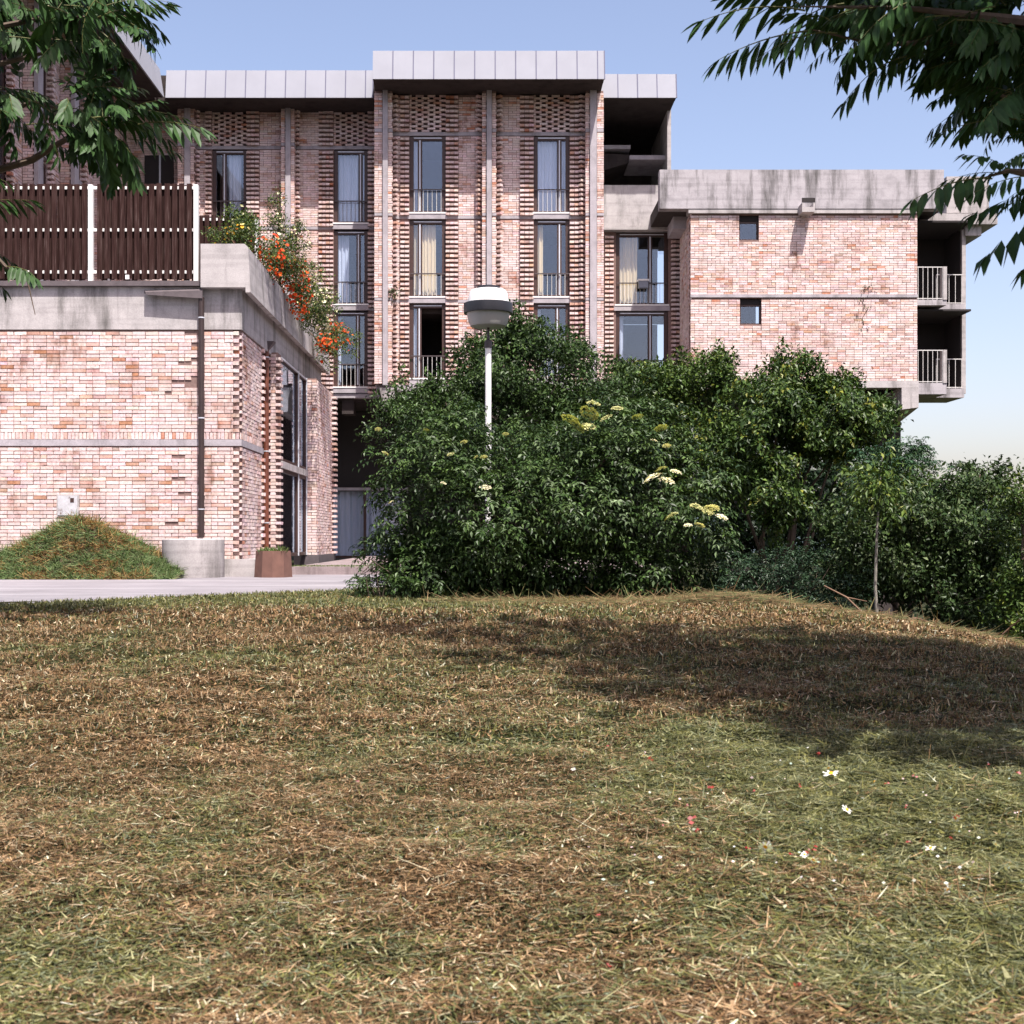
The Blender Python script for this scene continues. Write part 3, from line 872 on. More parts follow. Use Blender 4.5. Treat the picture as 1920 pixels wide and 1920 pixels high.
# left flank, in shade
wb_.panel('L', XB0, YB + .01, YR - .34, zb_b, zt_b, 0, .03, False)
build_each(MB().box(XB0 + .012, XB0 + .3, YB + .33, YR - .3, zb_b, zt_b).box(XB1 - .3, XB1 - .012, YB + .33, YB + 5, zb_b, zt_b), 'flank_core', M['mortar'], wing)
wb_.panel('R', XB1, YB + .33, YB + 5, zb_b, zt_b, 0, .03, False)
for (a, b, c, d), h in zip(smallw, holes):
    f = MB()
    t = .05
    y0, y1 = YB + .14, YB + .2
    f.box(h[0], h[0] + t, y0, y1, h[2], h[3] - .18).box(h[1] - t, h[1], y0, y1, h[2], h[3] - .18).box(h[0] + t, h[1] - t, y0, y1, h[2], h[2] + t).box(h[0] + t, h[1] - t, y0, y1, h[3] - .24, h[3] - .18)
    w = f.build('small_window', M['frame'], wing)
    MB().box(h[0] + t, h[1] - t, y0 + .02, y0 + .03, h[2] + t, h[3] - .24).build('pane', M['glass'], w)
    MB().box(h[0], h[1], y0 - .02, y1, h[3] - .179, h[3]).build('shutter_box', M['room'], w)
    MB().box(h[0], h[1], YB + .9, YB + 1.0, h[2], h[3]).build('room', M['room'], w)
# parapet
YQ0 = YB - .12
MB().box(PX(1237, YQ0), PX(1770, YQ0), YQ0, YQ0 + .4, PZ(391, YQ0), PZ(318, YQ0)).build('parapet', M['concrete_dirty'], wing)
MB().box(PX(1291, YB - .1), PX(1719, YB - .1), YB - .1, YB + .35, PZ(399.5, YB - .1), PZ(391, YQ0) - .002).build('parapet_lip', M['concrete'], wing)
MB().box(PX(1237, YQ0) + .02, PX(1770, YQ0) - .02, YQ0 + .4, YB + 6, PZ(391, YQ0), PZ(391, YQ0) + .4).build('roof_slab', M['concrete_soffit'], wing)
MB().box(PX(1262, YB + 1), PX(1292, YB + 1), YB + .9, YR - .4, PZ(430, YB + 1), PZ(391, YQ0) - .002).build('beam_end', M['concrete_rib'], wing)
sp = MB().box(PX(1504, YB - .6), PX(1507, YB - .6), YB - .6, YQ0 + .01, PZ(397, YB - .6), PZ(380, YB - .6)).box(PX(1525, YB - .6), PX(1528, YB - .6), YB - .6, YQ0 + .01, PZ(397, YB - .6), PZ(380, YB - .6)).box(PX(1507, YB - .6), PX(1525, YB - .6), YB - .6, YQ0 + .01, PZ(397, YB - .6), PZ(388, YB - .6)).build('water_spout', M['concrete'], wing)
MB().box(PX(1503.5, YQ0), PX(1528.5, YQ0), YQ0 - .012, YQ0 - .002, PZ(379, YQ0), PZ(371, YQ0)).build('spout_opening', M['room'], wing)
# base beam with leg
MB().box(PX(1330, YB), XB1 + .03, YB - .04, YB + .5, PZ(727, YB), zb_b - .003).build('base_beam', M['concrete'], wing)
xl0, xl1 = PX(1690, YB), XB1 + .028
MB().hexa([(xl0, YB - .039, PZ(768, YB)), (xl1, YB - .039, PZ(764, YB)), (xl1, YB + 2.2, PZ(764, YB) - .35), (xl0, YB + 2.2, PZ(768, YB) - .35),
           (xl0, YB - .039, PZ(727, YB) - .003), (xl1, YB - .039, PZ(727, YB) - .003), (xl1, YB + 2.2, PZ(727, YB) - .003), (xl0, YB + 2.2, PZ(727, YB) - .003)]).build('hanging_leg', M['concrete'], wing)
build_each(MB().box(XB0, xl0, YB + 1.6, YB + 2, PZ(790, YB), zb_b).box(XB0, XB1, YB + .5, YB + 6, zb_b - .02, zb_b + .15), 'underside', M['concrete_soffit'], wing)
# columns that carry the wing down to the slope, hidden by shrubs below
build_each(MB().box(PX(1640, YB + 3), PX(1682, YB + 3), YB + 2.6, YB + 3.4, -6, zb_b).box(PX(1360, YB + 3), PX(1400, YB + 3), YB + 2.6, YB + 3.4, -6, zb_b), 'pillar', M['concrete_soffit'], wing)
# balconies at the right end
YK = YB + 1.6                      # plane of the balcony fronts
xk1 = PX(1811, YK)
MB().box(PX(1804, YK), xk1, YK, YK + 2.6, PZ(738, YK), PZ(430, YK)).build('balcony_fin', M['concrete'], wing)
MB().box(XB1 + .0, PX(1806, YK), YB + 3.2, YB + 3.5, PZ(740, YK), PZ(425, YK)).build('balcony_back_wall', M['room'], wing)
for yt, yb, ys, ye in ((562, 575, 571, 583), (718, 742, 729, 746)):
    Ya = YB + .5
    xa, xb = PX(1722, Ya), PX(1775, Ya)
    MB().box(XB1 + .004, xb, Ya, YB + 3.2, PZ(yb - 3, Ya), PZ(yt, Ya)).build('balcony_slab', M['concrete_dirty'], wing)
    MB().box(xb + .003, PX(1806, YK), YK - .1, YB + 3.2, PZ(ye, YK), PZ(ys, YK)).build('balcony_slab', M['concrete_dirty'], wing)
    post = MB().box(PX(1768, Ya), xb, Ya - .03, Ya + .3, PZ(yt, Ya), PZ(yt - 62, Ya)).build('balcony_post', M['concrete'], wing)
    for (x0, x1, n, Yp, zb0, zt0) in ((XB1 + .03, PX(1768, Ya), 6, Ya, PZ(yt, Ya), PZ(yt - 62, Ya)), (xb + .02, PX(1803, YK), 4, YK - .06, PZ(ys, YK), PZ(ys - 56, YK))):
        g = MB()
        g.box(x0, x1, Yp, Yp + .03, zt0 - .025, zt0).box(x0, x1, Yp, Yp + .03, zb0 + .03, zb0 + .05)
        for i in range(n + 1):
            xx = x0 + (x1 - x0 - .02) * i / n
            g.box(xx, xx + .013, Yp + .005, Yp + .02, zb0, zt0)
        g.build('balcony_railing', M['railing'], wing)
MB().box(PX(1804, YK) - .03, PX(1804, YK) - .003, YK + .12, YB + 3.2, PZ(738, YK), PZ(430, YK)).build('balcony_side_shade', M['room'], wing)  # added near-black panel standing in for the shade inside the balcony
for z in (PZ(424, YK) - .06, PZ(584, YK - .3) - .06): MB().box(XB1 + .03, PX(1803, YK), YB + .75, YB + 3.18, z - .02, z + .04).build('balcony_top_shade', M['room'], wing)  # added dark sheets under the slabs, in place of shade
# stepped concrete eave over the balconies
MB().box(PX(1771, YK), PX(1850, YK), YK - .2, YB + 5.5, PZ(402, YK), PZ(334, YK)).build('eave_block', M['concrete'], wing)
MB().box(PX(1720, YK - .1), PX(1866, YK - .1), YK - .3, YB + 5.2, PZ(423, YK - .1), PZ(403, YK - .1)).build('eave_block', M['concrete'], wing)
MB().box(PX(1808, YK), PX(1838, YK), YK - .1, YB + 5, PZ(443, YK), PZ(423.3, YK)).build('eave_block', M['concrete'], wing)
wb_.finish(wing)

# ------------------------------------------------------------------ low brick annexe with roof terrace
YA = 26.6
XA = PX(452, YA)
zA0, zA1 = PZ(1048, YA), PZ(618, YA)
zbd0, zbd1 = PZ(836, YA), PZ(824, YA)
ztop = PZ(538, YA)
ann = thing('annexe_building', (-8.5, 30, ROADZ), 'low whitish pink brick annexe with concrete band and roof terrace beside the road', 'building')
ab = Bricks(.62)
XL = -13.0
mbx = (PX(107, YA), PX(149, YA), PZ(969, YA), PZ(927, YA))      # meter box recess
xn0 = PX(437, YA)
def spalled(a, b, z0, z1):
    return PX(285, YA) < a < PX(368, YA) and random.random() < .05 or random.random() < .002
ab.panel('F', YA, XL, xn0, zA0, zbd0 - .01, 0, .03, True, skip=spalled)
ab.panel('F', YA, XL, xn0, zbd1 + .15, zA1 - .01, 0, .03, True, skip=spalled)
u = XL
while u < XA - .06:                                               # soldier course above the band
    ab.add('F', YA, u, u + .062, -.02, random.uniform(-.004, .006), zbd1 + .008, zbd1 + .14); u += .0745
u = YA
while u < 29.1:
    ab.add('R', XA, u, u + .062, -.02, random.uniform(-.004, .006), zbd1 + .008, zbd1 + .14); u += .0745
for z0, z1 in ((zA0, zbd0 - .01), (zbd1 + .15, zA1 - .01)):
    ab.teeth('F', YA, xn0 + .006, XA - .03, z0, z1, .02, recess=.05)
    ab.panel('R', XA, YA + .13, 29.0, z0, z1, 0, .03, True)
    k = 0
    while z0 + (k + 1) * CH < z1:                                 # corner bricks seen on the flank
        if k % 2: ab.add('R', XA, YA + .0, YA + .118, -.03, .012, z0 + k * CH, z0 + (k + 1) * CH - JT)
        k += 1
    ab.teeth('R', XA, 29.0, 29.2, z0, z1, .05, recess=.08)
core = MB()
core.box(XL, xn0, YA + .016, YA + .4, zA0 - .3, zA1).box(xn0, XA - .012, YA + .06, YA + .4, zA0 - .3, zA1)
core.box(XA - .4, XA - .012, YA + .4, 29.2, zA0 - .3, zA1).box(XA - 1.2, XA - .9, 29.2, 39.5, ROADZ - .3, ztop - .6)
core.box(XL, XA - .9, 29.2, 29.4, ROADZ - .3, zA1)
core.build('wall_core', M['mortar'], ann)
# concrete floor band and roof beam
MB().box(XL, XA + .012, YA - .012, YA + .3, zbd0, zbd1).box(XA - .3, XA + .012, YA + .3, 29.2, zbd0, zbd1).build('floor_band', M['concrete_rib'], ann)
MB().box(XL, XA + .02, YA - .02, YA + .5, zA1, ztop).build('roof_beam', M['concrete'], ann)
MB().box(XA - .5, XA + .02, YA + .5, 39.2, zA1 + .0, ztop).build('roof_beam', M['concrete'], ann)
MB().box(XL, XA - .5, YA + .5, 39.2, ztop - .3, ztop - .02).build('terrace_floor', M['concrete_soffit'], ann)
MB().box(XL, PX(376, YA - .1), YA - .12, YA + .02, ztop + .002, ztop + .10).build('terrace_edge', M['stone_dark'], ann)
# rusty gutter piece broken out of the beam
MB().hexa([(PX(271, YA - .3), YA - .22, PZ(551, YA - .3)), (PX(378, YA - .3), YA - .22, PZ(558, YA - .3)), (PX(378, YA), YA - .021, PZ(556, YA)), (PX(271, YA), YA - .021, PZ(549, YA)),
           (PX(271, YA - .3), YA - .22, PZ(546, YA - .3)), (PX(378, YA - .3), YA - .22, PZ(543, YA - .3)), (PX(378, YA), YA - .021, PZ(541, YA)), (PX(271, YA), YA - .021, PZ(545, YA))]).build('gutter_ledge', M['stone_dark'], ann)
# piers and glazing along the flank
ZP = zA0 - .02
yp1 = 30.2
x0, x1 = PX(503, yp1), PX(522, yp1)
ztp = zA1 + .05
ab.panel('F', yp1, x0 + .05, x1 - .05, ZP, ztp, 0, .2)
k = 0
while ZP + (k + 1) * CH < ztp:
    if k % 2 == 0:
        ab.add('F', yp1, x0 - .06, x0 + .06, -.3, .02, ZP + k * CH, ZP + (k + 1) * CH - JT)
        ab.add('F', yp1, x1 - .06, x1 + .06, -.3, .02, ZP + k * CH, ZP + (k + 1) * CH - JT)
    k += 1
pc = MB().box(x0 + .02, x1 - .02, yp1 + .02, yp1 + .5, ZP, ztp).box(XA - .9, x0 + .02, yp1 + .25, yp1 + .5, ZP, ztp)
yp2 = 35.1
x0, x1 = PX(566, yp2), PX(594, yp2)
ab.panel('F', yp2, x0, x1, ZP, ztp, 0, .12)
ab.panel('R', x1, yp2 + .13, 38.6, ZP, ztp, 0, .02)
k = 0
while ZP + (k + 1) * CH < ztp:
    if k % 2 == 0: ab.add('F', yp2 + 3.4, x1 - .05, x1 + .13, -.3, .02, ZP + k * CH, ZP + (k + 1) * CH - JT)
    k += 1
pc.box(x0 + .012, x1 - .012, yp2 + .03, 39.0, ZP, ztp).box(XA - .9, x0 + .02, yp2 + .25, yp2 + .5, ZP, ztp)
build_each(pc, 'pier_core', M['mortar'], ann)
MB().box(x0 - .2, x1 + .06, yp2 - .06, 38.9, ROADZ, ZP - .002).build('pier_base', M['stone_dark'], ann)
XG = PX(525, yp1) - .12
g0, g1 = yp1 + .5, yp2 + .02
zt1, zt0 = PZ(870, 32.0), PZ(884, 32.0)
gf = MB()
for z in (ZP, zt0 - .06, zt1, ztp - .08): gf.box(XG - .05, XG + .05, g0, g1, z, z + .08)
gf.box(XG - .05, XG + .05, g1 - .12, g1, ZP, ztp).box(XG - .05, XG + .05, g0, g0 + .1, ZP, ztp).box(XG - .05, XG + .05, (g0 + g1) / 2 + .6, (g0 + g1) / 2 + .68, ZP, ztp)
gfo = gf.build('glazing', M['frame'], ann)
MB().box(XG + .052, XG + .1, g0, g1, zt0 + .02, zt1).build('transom', M['concrete'], gfo)
MB().box(XG + .052, XG + .08, g1 - .1, g1 - .05, ZP, ztp).box(XG + .052, XG + .08, (g0 + g1) / 2 + .62, (g0 + g1) / 2 + .66, ZP, ztp).box(XG + .052, XG + .08, g0, g1, ztp - .07, ztp - .03).build('glazing_bar', M['alu'], gfo)
MB().box(XG - .005, XG + .005, g0 + .1, g1 - .12, ZP + .08, zt0 - .06).build('pane', M['glass'], gfo)
MB().box(XG - .005, XG + .005, g0 + .1, g1 - .12, zt1 + .08, ztp - .08).build('pane', M['glass'], gfo)
# plinth under the corner and kerb slab
MB().box(PX(418, 26.3), PX(480, 26.3), 26.3, 29.3, ROADZ - .1, zA0 - .004).box(XL, PX(418, 26.3), YA - .05, YA + .3, ROADZ - .1, zA0 - .004).build('plinth', M['concrete'], ann)
# trough planter on the terrace edge
YT = 26.35
tx0, tx1 = PX(376, YT), PX(470, YT)
tzb, tzt = PZ(548, YT), PZ(457, YT)
tr = MB()
tr.hexa([(tx0, YT, tzb + .1), (tx1 - .1, YT, tzb + .1), (tx1 - .1, YT + .12, tzb + .1), (tx0, YT + .12, tzb + .1),
         (tx0, YT, tzt), (tx1 - .12, YT, tzt), (tx1 - .12, YT + .12, tzt), (tx0, YT + .12, tzt)])
tr.hexa([(tx1 - .1, YT, tzb), (tx1, YT, tzb), (tx1, 39.6, tzb), (tx1 - .1, 39.6, tzb),
         (tx1 - .12, YT, tzt), (tx1 - .05, YT, tzt - .07), (tx1 - .05, 39.6, tzt - .07), (tx1 - .12, 39.6, tzt)])
tr.box(tx0, tx1 - .1, YT + .12, 39.6, tzb + .1, tzb + .2)
tr.box(tx0, tx0 + .1, YT + .12, 39.6, tzb + .2, tzt - .03)
tr.build('planter_trough', M['concrete'], ann)
MB().box(tx0 + .1, tx1 - .13, YT + .12, 39.5, tzb + .2, tzt - .1).build('trough_soil', M['stone_dark'], ann)
# downpipes
dp = MB()
xd = PX(377.5, YA - .14)
dp.tube([(xd, YA - .14, PZ(1008, YA)), (xd, YA - .14, PZ(560, YA))], .058, 10)
d1 = dp.build('downpipe', simple('dark_pipe', (.035, .02, .018), .5, .3, 3), ann)
for y in (598, 785, 955):
    MB().tube([(xd, YA - .14, PZ(y, YA) - .012), (xd, YA - .14, PZ(y, YA) + .012)], .066, 10).box(xd - .01, xd + .01, YA - .1, YA, PZ(y, YA) - .012, PZ(y, YA) + .012).build('pipe_clip', M['alu'], d1)
dp = MB()
yq = 29.75
xd = PX(499, yq)
dp.tube([(xd, yq, PZ(1030, yq)), (xd, yq, PZ(655, yq))], .062, 10)
d2 = dp.build('downpipe', M['frame_red'], ann)
MB().hexa([(xd - .07, yq - .07, PZ(655, yq)), (xd + .07, yq - .07, PZ(655, yq)), (xd + .07, yq + .07, PZ(655, yq)), (xd - .07, yq + .07, PZ(655, yq)),
           (xd - .16, yq - .14, PZ(641, yq)), (xd + .2, yq - .14, PZ(641, yq)), (xd + .2, yq + .14, PZ(641, yq)), (xd - .16, yq + .14, PZ(641, yq))]).build('pipe_hopper', M['stone_dark'], d2)
for y in (670, 846, 980): MB().tube([(xd, yq, PZ(y, yq) - .012), (xd, yq, PZ(y, yq) + .012)], .07, 10).build('pipe_clip', M['alu'], d2)
# meter box: rusty white painted door
mbo = MB().box(mbx[0], mbx[1], YA - .03, YA + .02, mbx[2], mbx[3]).build('meter_box', M['concrete'], ann)
def mat_flaking():
    m, nt, bs, _ = new_mat('flaking_white_paint')
    f = pos_noise(nt, 7, 6, .7)
    c = ramp(nt, f, [(.36, (.10, .045, .02)), (.42, (.40, .39, .41)), (.7, (.55, .55, .58))])
    nt.links.new(c, bs.inputs['Base Color']); bs.inputs['Roughness'].default_value = .6
    return m
MB().box(mbx[0] + .03, mbx[1] - .03, YA - .045, YA - .031, mbx[2] + .03, mbx[3] - .03).build('meter_door', mat_flaking(), mbo)
MB().box(PX(133, YA), PX(140, YA), YA - .05, YA - .046, PZ(942, YA), PZ(934, YA)).build('door_lock', M['frame'], mbo)
ab.finish(ann)

# ------------------------------------------------------------------ terrace fence
YF = YA + .25
fence = thing('terrace_fence', (PX(186, YF), YF, ztop), 'long dark board fence with white posts on the roof terrace of the annexe', 'fence')
pitch = 14.05
fz0, fz1 = PZ(523, YF), PZ(344, YF)
rails = MB()
for y in (351, 430, 509): rails.box(PX(-30, YF), PX(371, YF), YF + .03, YF + .075, PZ(y + 3, YF), PZ(y - 2.6, YF))
build_each(rails, 'rail', M['white'], fence)
bm = []
for v in range(4):
    w, h, t = PX(9.6 + VX, YF), fz1 - fz0, .026
    q = MB().box(-w / 2, w / 2, -t / 2, t / 2, 0, h)
    me = poly_mesh('board', np.array(q.q)); me.materials.append(M['wood']); bm.append(me)
for i in range(-2, 27):
    x = 4 + pitch * i
    if 164 < x < 176 or x > 366: continue
    o = link('board', random.choice(bm), (PX(x, YF), YF, fz0 + random.uniform(-.02, .015)), fence)
    o.rotation_euler = (0, R(random.uniform(-.25, .25)), 0)
    o = link('board', random.choice(bm), (PX(x + pitch / 2, YF), YF + .105, fz0 + random.uniform(-.02, .015)), fence)
for x in (170.5, 368): MB().box(PX(x - 4, YF), PX(x + 4, YF), YF - .05, YF + .07, PZ(536, YF), PZ(347, YF)).build('post', M['white'], fence)
MB().box(PX(236, YF), PX(243, YF), YF - .04, YF - .014, PZ(524, YF), PZ(516, YF)).build('plate', M['white'], fence)

YF2 = 30.5
f2 = thing('short_fence', (PX(430, YF2), YF2, ztop), 'short dark board fence with one white post behind the flower trough', 'fence')
MB().box(PX(372, YF2), PX(478, YF2), YF2 + .03, YF2 + .07, PZ(413, YF2), PZ(408, YF2)).build('rail', M['white'], f2)
h2 = PZ(404, YF2) - (ztop - .02)
w2 = PX(8.6 + VX, YF2)
me2 = poly_mesh('board', np.array(MB().box(-w2 / 2, w2 / 2, -.013, .013, 0, h2).q)); me2.materials.append(M['wood'])
for i in range(9):
    link('board', me2, (PX(376 + 12.3 * i, YF2), YF2, ztop - .02 + random.uniform(-.02, .02)), f2)
    link('board', me2, (PX(382 + 12.3 * i, YF2), YF2 + .1, ztop - .02 + random.uniform(-.02, .02)), f2)
MB().box(PX(478, YF2), PX(484, YF2), YF2 - .02, YF2 + .07, ztop - .02, PZ(409, YF2)).build('post', M['white'], f2)

# ------------------------------------------------------------------ street things by the annexe
# concrete ring
YQ = 25.95
cxr, rr = PX(362.5, YQ), 57.5 * YQ / FP
ring = thing('concrete_ring', (cxr, YQ, ROADZ), 'grey concrete well ring standing by the downpipe at the foot of the annexe', 'planter')
zt_r = PZ(1010, YQ - rr)
lathe('ring_wall', cxr, YQ, [(rr - .01, ROADZ - .01), (rr, ROADZ + .03), (rr, zt_r - .02), (rr - .02, zt_r), (rr - .08, zt_r), (rr - .1, zt_r - .02), (rr - .1, ROADZ)], M['concrete'], ring, 40)
lathe('soil', cxr, YQ, [(.001, zt_r - .15), (rr - .1, zt_r - .15)], M['stone_dark'], ring, 24)
# brown faceted planter
YO = 26.0
cxo = PX(512.5, YO)
op = thing('faceted_planter', (cxo, YO, ROADZ), 'brown faceted concrete planter with weeds growing in it beside the annexe corner', 'planter')
def facet(r0, r1, z0, z1):
    vs, fs = [], []
    angs = [R(a) for a in (-172, -118, -84, -46, 10, 60, 110, 150)]
    for r, z in ((r0, z0), (r1, z1), (r1 - .05, z1), (r1 - .05, z0 + .1)):
        for a in angs: vs.append((cxo + r * math.cos(a), YO + r * math.sin(a), z))
    n = len(angs)
    for l in range(3):
        for k in range(n): fs.append((l * n + k, l * n + (k + 1) % n, (l + 1) * n + (k + 1) % n, (l + 1) * n + k))
    return vs, fs
zo1 = PZ(1033, YO - .3)
v_, f_ = facet(.37, .335, ROADZ - .005, zo1)
smooth_obj('planter_body', v_, f_, simple('brown_concrete', (.135, .065, .048), .8, .3, 5, bmp=.008), op, False)
lathe('soil', cxo, YO, [(.001, zo1 - .06), (.28, zo1 - .06)], M['stone_dark'], op, 12)
# kerb slab on the right
kerb_m = mat_concrete('kerb_concrete', (.25, .2, .2), .5)
kx0 = PX(546, 27.8)
struct(MB().box(kx0, 4.0, 27.8, 47.4, ROADZ - .1, PZ(1063, 27.8)).build('pavement', kerb_m))

# ------------------------------------------------------------------ lamp post
YP = 20.0
lx = PX(915.5, YP)
gz = float(ground_h(lx, YP))
lamp = thing('lamp_post', (lx, YP, gz), 'white lamp post with a wide black and white drum lamp standing among the bushes', 'street lamp')
lathe('pole', lx, YP, [(.046, gz - .05), (.046, PZ(655, YP)), (.05, PZ(655, YP) + .002), (.05, PZ(651, YP))], M['white'], lamp, 16)
lathe('collar', lx, YP, [(.03, PZ(653, YP)), (.056, PZ(653, YP)), (.056, PZ(639, YP)), (.02, PZ(636, YP))], M['railing_dark'], lamp, 16)
lathe('stem', lx, YP, [(.02, PZ(640, YP)), (.02, PZ(606, YP))], M['railing_dark'], lamp, 10)
bowl_m = simple('milky_lamp_bowl', (.36, .345, .33), .35, .08, 3)
lathe('bowl', lx, YP, [(.001, PZ(614.5, YP)), (.2, PZ(615, YP)), (.265, PZ(612, YP)), (.29, PZ(606, YP)), (.325, PZ(588, YP))], bowl_m, lamp, 40)
black_m = simple('black_enamel', (.022, .022, .028), .4, .15, 3)
lathe('ring', lx, YP, [(.32, PZ(588, YP)), (.365, PZ(588, YP)), (.37, PZ(585, YP)), (.37, PZ(570, YP)), (.355, PZ(569, YP)), (.30, PZ(568.5, YP))], black_m, lamp, 40)
lathe('hood', lx, YP, [(.315, PZ(569, YP)), (.305, PZ(562, YP)), (.285, PZ(550, YP)), (.265, PZ(545, YP)), (.2, PZ(543, YP)), (.001, PZ(543, YP))], M['white'], lamp, 40)
lathe('cap', lx, YP, [(.17, PZ(543.5, YP)), (.17, PZ(538, YP)), (.15, PZ(537, YP)), (.001, PZ(537, YP))], black_m, lamp, 32)

# ------------------------------------------------------------------ foliage generators
def leaf_quads(P, D, Nn, L, W, fold=.25):
    """two quads per leaf: base P, direction D, normal Nn, length L, width W -> (2n,4,3)"""
    S = np.cross(D, Nn); S /= (np.linalg.norm(S, axis=1, keepdims=True) + 1e-9)
    Nn = np.cross(S, D)
    L = L[:, None]; W = W[:, None]
    mid = P + D * L * .45
    tip = P + D * L - Nn * L * .12
    le = mid + S * W * .5 + Nn * W * fold
    ri = mid - S * W * .5 + Nn * W * fold
    a = np.stack((P, le, tip, mid), 1)
    b = np.stack((P, mid, tip, ri), 1)
    return np.concatenate((a, b), 0)

def unit(v): return v / (np.linalg.norm(v, axis=-1, keepdims=True) + 1e-9)

def pal(n, cols, w, j=.15):
    cols = np.array(cols); w = np.array(w, float); w /= w.sum()
    i = rng.choice(len(cols), n, p=w)
    return cols[i] * (1 + rng.normal(0, j, (n, 1))).clip(.5, 1.7)

def blob_points(blobs, n, shell=.72, clump=(.21, .40), inner=.13):
    """twig tips on many small clumps that sit on the surface of a few big ellipsoids; returns points and outward directions"""
    subs = []
    for b in blobs:
        c = np.array(b[:3]); r = np.array(b[3:6]); rm = float(np.mean(r))
        k = int(np.clip(26 * (rm / .9) ** .7, 9, 44))
        d = unit(rng.normal(0, 1, (k, 3)))
        rad = rng.uniform(.55, 1.0, k)
        for q in range(k):
            sr = rm * rng.uniform(*clump)
            subs.append((*(c + d[q] * r * rad[q] * .88), sr * rng.uniform(.9, 1.4), sr * rng.uniform(.9, 1.3), sr * rng.uniform(.6, .95), *unit(d[q] / r), rad[q]))
            if rng.random() < .22:                      # shoots that stick out
                e = c + d[q] * r * rng.uniform(1.0, 1.22)
                subs.append((*e, sr * .45, sr * .45, sr * .6, *unit(d[q] / r), 1.0))
    S = np.array(subs)
    w = (S[:, 3] * S[:, 4] * S[:, 5]) ** .66 * (.35 + S[:, 9])
    which = rng.choice(len(S), n, p=w / w.sum())
    B = S[which]
    d = unit(rng.normal(0, 1, (n, 3)) + B[:, 6:9] * .55 + np.array((0, -.1, .45)))
    r = np.where(rng.random(n) < .8, rng.uniform(.78, 1.06, n), rng.uniform(.3, .9, n))
    P = B[:, :3] + d * B[:, 3:6] * r[:, None]
    O = unit(d / B[:, 3:6] * B[:, 3:4] + B[:, 6:9] * .5)
    m = int(n * inner)
    if m and len(blobs):
        A = np.array(blobs)
        vol = (A[:, 3] * A[:, 4] * A[:, 5]) ** .8
        w2 = rng.choice(len(A), m, p=vol / vol.sum())
        d2 = unit(rng.normal(0, 1, (m, 3)))
        P[:m] = A[w2, :3] + d2 * A[w2, 3:6] * (rng.random(m) ** .5 * .8)[:, None]
        O[:m] = d2
    return P, O

def pxblob(x, y, Y, rx, ry, rd):
    s = Y / FP
    return (PX(x, Y), Y, PZ(y, Y), rx * s, rd, ry * s)

def shrub(name, label, blobs, n, leaf, palette, weights, kind='simple', cat='bush', group=None, mat='leaf', stems=6, per=7, spread=.12, droop=.35, crown='foliage', base=None, gloss=True):
    bl = [pxblob(*b) for b in blobs]
    bx = np.array(bl)
    if base is None:
        cx, cy = float(np.average(bx[:, 0], weights=bx[:, 3])), float(bx[:, 1].mean())
    else: cx, cy = base
    gz = float(ground_h(cx, cy))
    t = thing(name, (cx, cy, gz), label, cat, group)
    tips, out = blob_points(bl, n)
    # keep above the ground
    gh = ground_h(tips[:, 0], tips[:, 1]) + .05
    tips[:, 2] = np.maximum(tips[:, 2], gh + rng.random(n) * .1)
    m = per
    P = np.repeat(tips, m, 0); O = np.repeat(out, m, 0)
    k = len(P)
    up = np.array((0, 0, 1.0))
    if kind == 'simple':
        tw = unit(out + rng.normal(0, .5, out.shape) + up * .25)
        T = np.repeat(tw, m, 0)
        s = rng.random(k)[:, None]
        Pb = P - T * s * spread * 2.2 + rng.normal(0, spread * .35, (k, 3))
        D = unit(T * .5 + rng.normal(0, .75, (k, 3)) - up * droop + O * .25)
        Nn = unit(up * .8 + O * .5 + rng.normal(0, .45, (k, 3)))
        L = leaf * rng.uniform(.6, 1.25, k)
        Q = leaf_quads(Pb, D, Nn, L, L * .5)
    else:                                   # compound: leaflets in pairs along an arching stalk
        tw = unit(out * .8 + rng.normal(0, .45, out.shape) + up * .1)
        T = np.repeat(tw, m, 0)
        j = np.tile(np.arange(m), n)
        pr = (j // 2).astype(float); side = np.where(j % 2 == 0, 1.0, -1.0)
        term = (j == m - 1)
        sidev = unit(np.cross(T, up))
        frac = pr / max(1, (m // 2))
        stalk = leaf * 2.0
        Pb = P + T * (frac * stalk)[:, None] - up * (frac ** 2 * stalk * droop)[:, None]
        D = unit(T * .55 + sidev * (side * np.where(term, 0, 1))[:, None] - up * (droop * (.5 + frac))[:, None] + rng.normal(0, .16, (k, 3)))
        Nn = unit(up + O * .35 + rng.normal(0, .2, (k, 3)))
        L = leaf * rng.uniform(.75, 1.15, k)
        Q = leaf_quads(Pb, D, Nn, L, L * .42)
    c = pal(n, palette, weights)
    c = np.repeat(c, m, 0) * (1 + rng.normal(0, .12, (k, 1)))
    c = np.concatenate((c, c), 0).clip(.004, 1)
    stuff(poly_obj(crown, Q, M[mat], t, c))
    # woody stems from the base into the crown
    for i in range(stems):
        b = bl[i % len(bl)]
        e = np.array(b[:3]) + rng.normal(0, .35, 3) * np.array(b[3:6])
        e[2] = max(e[2], gz + .5)
        p0 = np.array((cx + rng.normal(0, .15) * 1.0, cy + rng.normal(0, .12), gz - .06))
        mid = p0 * .45 + e * .55 + np.array((rng.normal(0, .1), rng.normal(0, .1), .15 * (e[2] - gz)))
        MB().tube([p0, (p0 + mid) / 2 + rng.normal(0, .04, 3), mid, e], np.array((.04, .032, .024, .01)) * float(np.clip((e[2] - gz) / 2.2, .2, 1)), 5).build('stem', M['bark'], t)
    return t, bl

